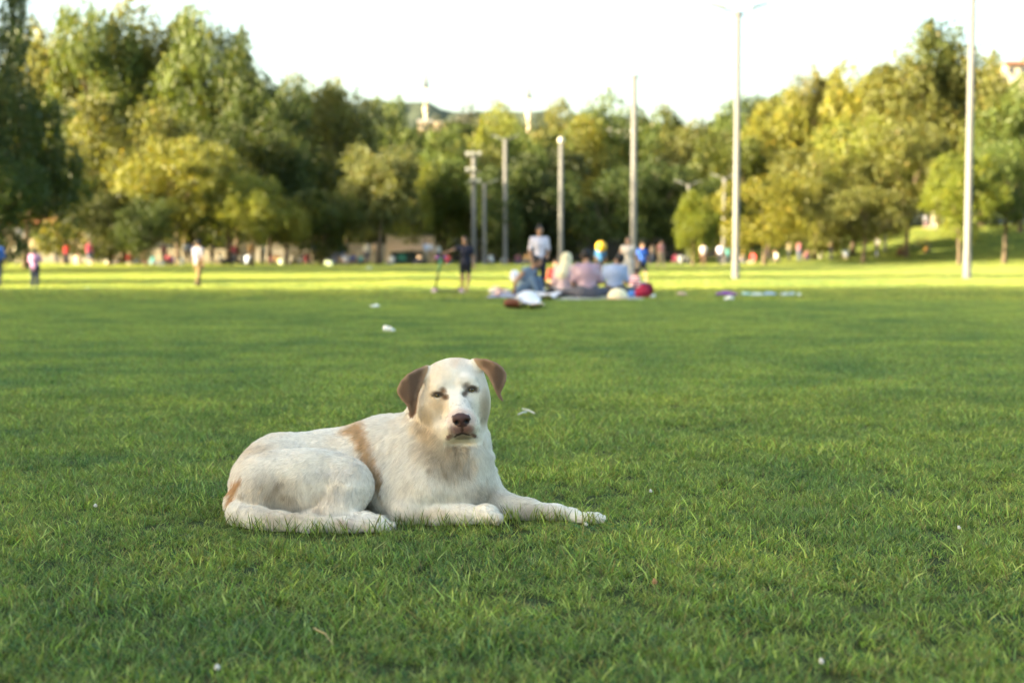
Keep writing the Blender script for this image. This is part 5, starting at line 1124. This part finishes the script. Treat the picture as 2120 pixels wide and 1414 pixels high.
# ------------------------------------------------------------------ bicycles lying or standing under the trees
def bicycle(px, py, rz, label, col):
    p = onground(px, py); p[2] = float(ground_z(p[0], p[1])); t = empty('bicycle', p, rz); tag(t, label, 'bicycle')
    fr = M(col, .4); blk = M((.02, .02, .02), .6)
    for x in (-.52, .52):
        m = MB(); pts = [(x + .33 * math.cos(a), 0, .35 + .33 * math.sin(a)) for a in np.linspace(0, 2 * PI, 25)]; m.tube(pts, .02, 6); w = m.build('wheel', blk, t, True)
        s = MB()
        for a in np.linspace(0, PI, 7)[:-1]: s.tube([(x - .31 * math.cos(a), 0, .35 - .31 * math.sin(a)), (x + .31 * math.cos(a), 0, .35 + .31 * math.sin(a))], .003, 4)
        s.build('spokes', M((.6, .6, .6), .3), w)
    m = MB()
    for a, b in (((-.52, 0, .35), (-.12, 0, .30)), ((-.12, 0, .30), (.36, 0, .72)), ((-.12, 0, .30), (-.22, 0, .80)), ((-.2, 0, .72), (.38, 0, .80)), ((-.52, 0, .35), (-.2, 0, .72)), ((.52, 0, .35), (.36, 0, .92))): m.tube([a, b], .018, 6)
    m.build('frame', fr, t, True); MB().box((-.23, 0, .84), (.26, .14, .05)).build('saddle', blk, t); MB().tube([(.30, -.26, 1.0), (.37, -.06, .93), (.37, .06, .93), (.30, .26, 1.0)], .014, 6).build('handlebar', blk, t)
bicycle(655, 543, R(8), 'bicycle standing under the yellowing tree beside the navy figure', (.35, .38, .42)); bicycle(700, 551, R(-12), 'bicycle standing behind the picnic row', (.10, .14, .30)); bicycle(1908, 531, R(15), 'bicycle at the foot of the bank by the person in orange', (.4, .2, .1))

# ------------------------------------------------------------------ fence, walls, kiosk, cars, buildings
def railing(px0, px1, Y, z0, hgt, step, label, mat, rail=.05):
    a, b = at(px0, 540, Y), at(px1, 540, Y); n = int((b[0] - a[0]) / step); t = empty('fence', (a[0], Y, z0)); tag(t, label, 'fence')
    post = MB().box((0, 0, hgt / 2), (.05, .05, hgt)).mesh('fence_bar'); post.materials.append(mat)
    for i in range(n):
        o = bpy.data.objects.new('fence_bar', post); C.objects.link(o); o.parent = t; o.location = (i * step, 0, 0)
    for z in (.12, hgt - .08): MB().box(((n - 1) * step / 2, .052, z), (n * step, rail, rail)).build('rail', mat, t)
GREYF = M((.30, .30, .28), .6)
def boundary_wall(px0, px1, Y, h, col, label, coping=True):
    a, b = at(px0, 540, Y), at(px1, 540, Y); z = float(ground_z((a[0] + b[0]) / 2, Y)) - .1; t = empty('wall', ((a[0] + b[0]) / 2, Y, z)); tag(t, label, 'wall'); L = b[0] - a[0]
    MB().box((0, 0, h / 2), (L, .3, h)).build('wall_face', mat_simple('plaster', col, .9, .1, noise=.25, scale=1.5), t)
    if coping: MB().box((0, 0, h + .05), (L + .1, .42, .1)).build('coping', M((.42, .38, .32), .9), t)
boundary_wall(15, 470, 112, 1.1, (.30, .27, .22), 'low grey-brown wall under the railing behind the left trees')
railing(15, 300, 111.6, 1.0, 1.7, .42, 'metal railing on the low wall at the far left', GREYF)
boundary_wall(800, 900, 118, 2.4, (.62, .50, .38), 'warm cream garden wall lit by the sun behind the forked tree')
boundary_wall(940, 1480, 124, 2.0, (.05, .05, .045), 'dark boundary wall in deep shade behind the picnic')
boundary_wall(470, 800, 122, 1.6, (.34, .31, .27), 'grey wall behind the bicycles')
def kiosk():
    p = at(848, 541, 104); p[2] = 0; t = empty('kiosk', p); tag(t, 'long low kiosk with a sand-coloured canopy between the forked tree and the scooter girl', 'kiosk')
    MB().box((0, 0, .45), (2.6, 1.2, .9)).build('counter', M((.04, .05, .04), .8), t); MB().box((0, 0, 1.22), (3.0, 1.8, .42)).build('canopy', M((.60, .44, .32), .8), t)
    for x in (-1.35, 1.35): MB().box((x, -.7, .52), (.08, .08, 1.0)).build('post', GREYF, t)
    MB().box((-.5, -.62, .5), (.6, .04, .5)).build('sign_board', M((.05, .22, .16), .6), t)
kiosk()
def car(px, Y, rz, col, label):
    x = (px - 1060) / FPX * Y; z = float(ground_z(x, Y)); t = empty('parked_car', (x, Y, z + .02), rz); tag(t, label, 'car', 'cars parked on the road above the bank')
    L, Wd = 4.2, 1.7; pr = [(-2.1, .35), (-2.08, .75), (-1.95, .92), (-1.5, .98), (-.95, 1.42), (.35, 1.45), (1.0, 1.02), (1.85, .88), (2.08, .72), (2.1, .35)]
    V = []; n = len(pr)
    for y, s in ((-Wd / 2, 1), (Wd / 2, 1)):
        for (a, b) in pr: V.append((a, y * (.86 if b > 1.1 else 1), b))
    m = MB().add(V, [tuple(range(n)), tuple(range(n, 2 * n))[::-1]] + [(k, k + n, (k + 1) % n + n, (k + 1) % n) for k in range(n)]); b = m.build('body', M(col, .25, spec=.6), t)
    bv = b.modifiers.new('bevel', 'BEVEL'); bv.width = .05; bv.segments = 2; gl = M((.03, .04, .05), .1, spec=.8)
    for y in (-1, 1):
        for q in (((-1.38, 1.0), (-.92, 1.36), (-.32, 1.39), (-.32, 1.0)), ((-.24, 1.0), (-.24, 1.39), (.30, 1.39), (.86, 1.02))):
            yy = [y * (Wd / 2 + .012) if zz < 1.1 else y * (Wd / 2 * .87 + .012) for _, zz in q]; MB().add([(a, w, c) for (a, c), w in zip(q, yy)], [(0, 1, 2, 3)]).build('side_window', gl, t)
        for xx in (-1.3, 1.32):
            w = MB().tube([(xx, y * .70, .32), (xx, y * .87, .32)], .32, 18).build('wheel', M((.02, .02, .02), .8), t); MB().tube([(xx, y * .86, .32), (xx, y * .885, .32)], .18, 12).build('hub_cap', M((.5, .5, .52), .3), w)
        MB().box((2.06, y * .6, .66), (.08, .30, .14)).build('headlight', M((.8, .8, .78), .1), t); MB().box((-2.07, y * .62, .74), (.06, .26, .16)).build('tail_light', M((.4, .02, .02), .3), t)
    MB().add([(-.98, -.66, 1.42), (-.98, .66, 1.42), (-1.52, .78, 1.0), (-1.52, -.78, 1.0)], [(0, 1, 2, 3)]).build('rear_window', gl, t); MB().add([(.39, .66, 1.45), (.39, -.66, 1.45), (1.03, -.80, 1.04), (1.03, .80, 1.04)], [(0, 1, 2, 3)]).build('windscreen', gl, t)
car(2030, 126, R(6), (.62, .66, .72), 'pale silver car parked right of the right-hand pole'); car(2112, 127, R(-4), (.42, .48, .60), 'blue-grey car parked at the right edge'); car(1900, 127, R(3), (.60, .62, .66), 'light grey car mostly hidden by trunks on the bank'); car(1795, 125, R(2), (.10, .16, .34), 'dark blue car seen through the trunks behind the smaller tree')
railing(2010, 2140, 121.0, float(ground_z(40, 121)) , 1.1, .9, 'thin railing in front of the parked cars', GREYF)
WALLS = {'cream': (.66, .56, .42), 'white': (.72, .70, .66), 'ochre': (.56, .42, .26), 'pinkish': (.60, .46, .38)}
TILE = mat_simple('roof_tiles', (.30, .11, .06), .85, .15, noise=.3, scale=4)
def house(px, py, Y, w, h, d, col, label, roof=True, rz=0.0, floors=3, cols=4):
    p = at(px, py, Y); t = empty('house', p, rz); tag(t, label, 'house', 'houses on the hill')
    MB().box((0, 0, h / 2 - 6), (w, d, h + 12)).build('wall', mat_simple('render', WALLS[col], .9, .1, noise=.12, scale=.6), t)
    if roof:
        o = .6; r = MB().add([(-w / 2 - o, -d / 2 - o, h + .02), (w / 2 + o, -d / 2 - o, h + .02), (w / 2 + o, d / 2 + o, h + .02), (-w / 2 - o, d / 2 + o, h + .02), (-w / 4, 0, h + w * .16), (w / 4, 0, h + w * .16)], [(0, 1, 5, 4), (1, 2, 5), (2, 3, 4, 5), (3, 0, 4), (3, 2, 1, 0)]).build('roof', TILE, t)
        MB().box((w * .2, d * .1, h + w * .14), (.8, .8, 1.8)).build('chimney', M((.4, .3, .24)), r)
    else: MB().box((0, 0, h + .2), (w + .4, d + .4, .4)).build('roof_slab', M((.4, .38, .36)), t)
    win = MB().box((0, 0, 0), (w / cols * .36, .12, h / floors * .5)).mesh('window'); win.materials.append(M((.05, .06, .08), .15, spec=.6)); sl = MB().box((0, 0, 0), (w / cols * .46, .3, .12)).mesh('sill'); sl.materials.append(M((.5, .48, .44)))
    for f in range(floors):
        for c in range(cols):
            o_ = bpy.data.objects.new('window', win); C.objects.link(o_); o_.parent = t; o_.location = (w * ((c + .5) / cols - .5), -d / 2 - .03, h * (f + .55) / floors)
            q = bpy.data.objects.new('sill', sl); C.objects.link(q); q.parent = o_; q.location = (0, -.08, -h / floors * .27)
house(2104, 166, 210, 5.2, 1.9, 5, 'cream', 'cream house with a red tiled roof above the trees at the top right', floors=1, cols=3)
house(1580, 300, 300, 7, 3.2, 7, 'cream', 'pale house showing through the umbrella pine', rz=R(10), floors=1, cols=3)
house(1394, 300, 330, 4, 2.6, 4, 'cream', 'small sunlit cream house on the hill right of the tall lamp pole', floors=1, cols=2)
house(1206, 284, 360, 7, 2.5, 6, 'pinkish', 'pinkish house roof line on the hill between the round lamp and the tall lamp pole', floors=1, cols=3)
house(985, 312, 300, 6, 3, 6, 'pinkish', 'small pink-walled house on the hill between the minarets', floors=1, cols=2)
house(880, 312, 260, 2.2, 5, 3, 'ochre', 'tall narrow pinkish building under the first minaret', floors=3, cols=2, roof=False)
house(940, 285, 520, 20, 5, 10, 'ochre', 'row of dull flats far off behind the dull brown-green tree', floors=2, cols=6, roof=False)
house(1285, 290, 600, 14, 4, 9, 'white', 'whitish flats far off on the ridge behind the tallest middle tree', floors=1, cols=5, roof=False)
house(850, 520, 150, 9, 6, 6, 'cream', 'cream building glimpsed under the trees behind the kiosk', floors=2, cols=3)
house(110, 530, 150, 12, 3.2, 6, 'ochre', 'ochre building behind the railing at the far left', floors=2, cols=5)
def minaret(px, tip, balc, Y, label):
    b = at(px, balc, Y); zt = at(px, tip, Y)[2]; t = empty('minaret', (b[0], Y, 0)); tag(t, label, 'minaret', 'minarets on the skyline'); zb = b[2]; k = Y / FPX
    st = mat_simple('pale_stone', (.66, .54, .40), .85, .1, noise=.1, scale=.8); g = zb + (zt - zb) * .42
    MB().lathe((0, 0, 0), [(4.2 * k, 0), (3.6 * k, zb)], 20).build('shaft', st, t, True); MB().lathe((0, 0, zb), [(3.6 * k, 0), (6.5 * k, 6 * k), (6.5 * k, 11 * k), (3.2 * k, 11.1 * k)], 20).build('balcony', st, t)
    MB().lathe((0, 0, zb + 11.2 * k), [(3.2 * k, 0), (3.0 * k, g - zb)], 20).build('upper_shaft', st, t, True); MB().lathe((0, 0, zb + 11.3 * k + g - zb), [(5.0 * k, 0), (3.2 * k, (zt - g) * .35), (.3 * k, zt - g)], 16).build('spire', M((.10, .10, .11), .5), t, True)
minaret(882, 140, 234, 420, 'left minaret with a grey pointed spire and cream balcony'); minaret(1095, 176, 246, 460, 'right minaret with a grey pointed spire, smaller and lower')
# wooded hills behind
def hill(name, Y, ridge, col, label, seed, leaf=0):
    pts = np.array(ridge, float); pxs = np.linspace(pts[0, 0], pts[-1, 0], 160); rz = np.interp(pxs, pts[:, 0], pts[:, 1]); d = Y * .55
    X = (pxs - 1060) / FPX * Y; top = np.array([at(a, b, Y)[2] for a, b in zip(pxs, rz)]); nn = 22; V = []
    for i in range(nn):
        s = i / (nn - 1); y = Y - d * (1 - s); zz = -1 + (top + 1) * (s ** 1.3)
        V.append(np.stack([X * (y / Y) ** .2, np.full_like(X, y), zz + (vnoise(np.stack([X, np.full_like(X, y), X * 0], 1), 1 / (Y * .012), seed) - .5) * Y * .010 * s], 1))
    for i in range(6):
        V.append(np.stack([X, np.full_like(X, Y + (i + 1) * Y * .06), top * (1 - (i + 1) / 6.2)], 1))
    V = np.array(V); m = V.shape[0]; i, j_ = np.meshgrid(np.arange(m - 1), np.arange(159), indexing='ij'); a = (i * 160 + j_).ravel()
    mt = mat_simple('wooded_hill', col, .95, .05, noise=.55, scale=60 / Y * 3); o = link(name, npmesh(name, V.reshape(-1, 3), np.stack([a, a + 1, a + 161, a + 160], 1), True), mt); tag(o, label, kind='structure')
hill('hill', 950, [(-900, 330), (0, 280), (560, 215), (700, 205), (800, 212), (900, 226), (1000, 240), (1150, 238), (1220, 236), (1300, 250), (1420, 262), (1500, 270), (1700, 240), (2120, 200), (3000, 230)], (.075, .09, .06), 'distant wooded ridge behind the minarets', 5)
hill('hills', 330, [(-900, 330), (300, 300), (700, 268), (860, 262), (960, 268), (1100, 285), (1250, 282), (1420, 290), (1560, 282), (1700, 270), (2000, 190), (2120, 165), (3000, 160)], (.045, .055, .022), 'nearer wooded slope with houses behind the park trees', 8)
# wood on the slope: rows of trees that fill in behind the park
k = 0
for Y, n, x0, x1, hh in ((142, 30, -36, 56, 12.2), (152, 28, -34, 60, 14), (200, 22, -60, 75, 17)):
    for i in range(n):
        x = x0 + (x1 - x0) * (i + RNG.random() * .6) / n; hs = hh * (.85 + .3 * RNG.random()); rgb = (DK, MD, OL, (.06, .07, .03))[int(RNG.integers(0, 4))]
        tree('broadleaf_tree', 'tree of the dark wood closing off the park behind the front trees', ('low', 'wide', 'low')[i % 3] if x < 26 or Y > 170 else 'spread', x, Y + RNG.normal(0, 5), hs, hs * .95, rgb, 'wood behind the park', i); k += 1
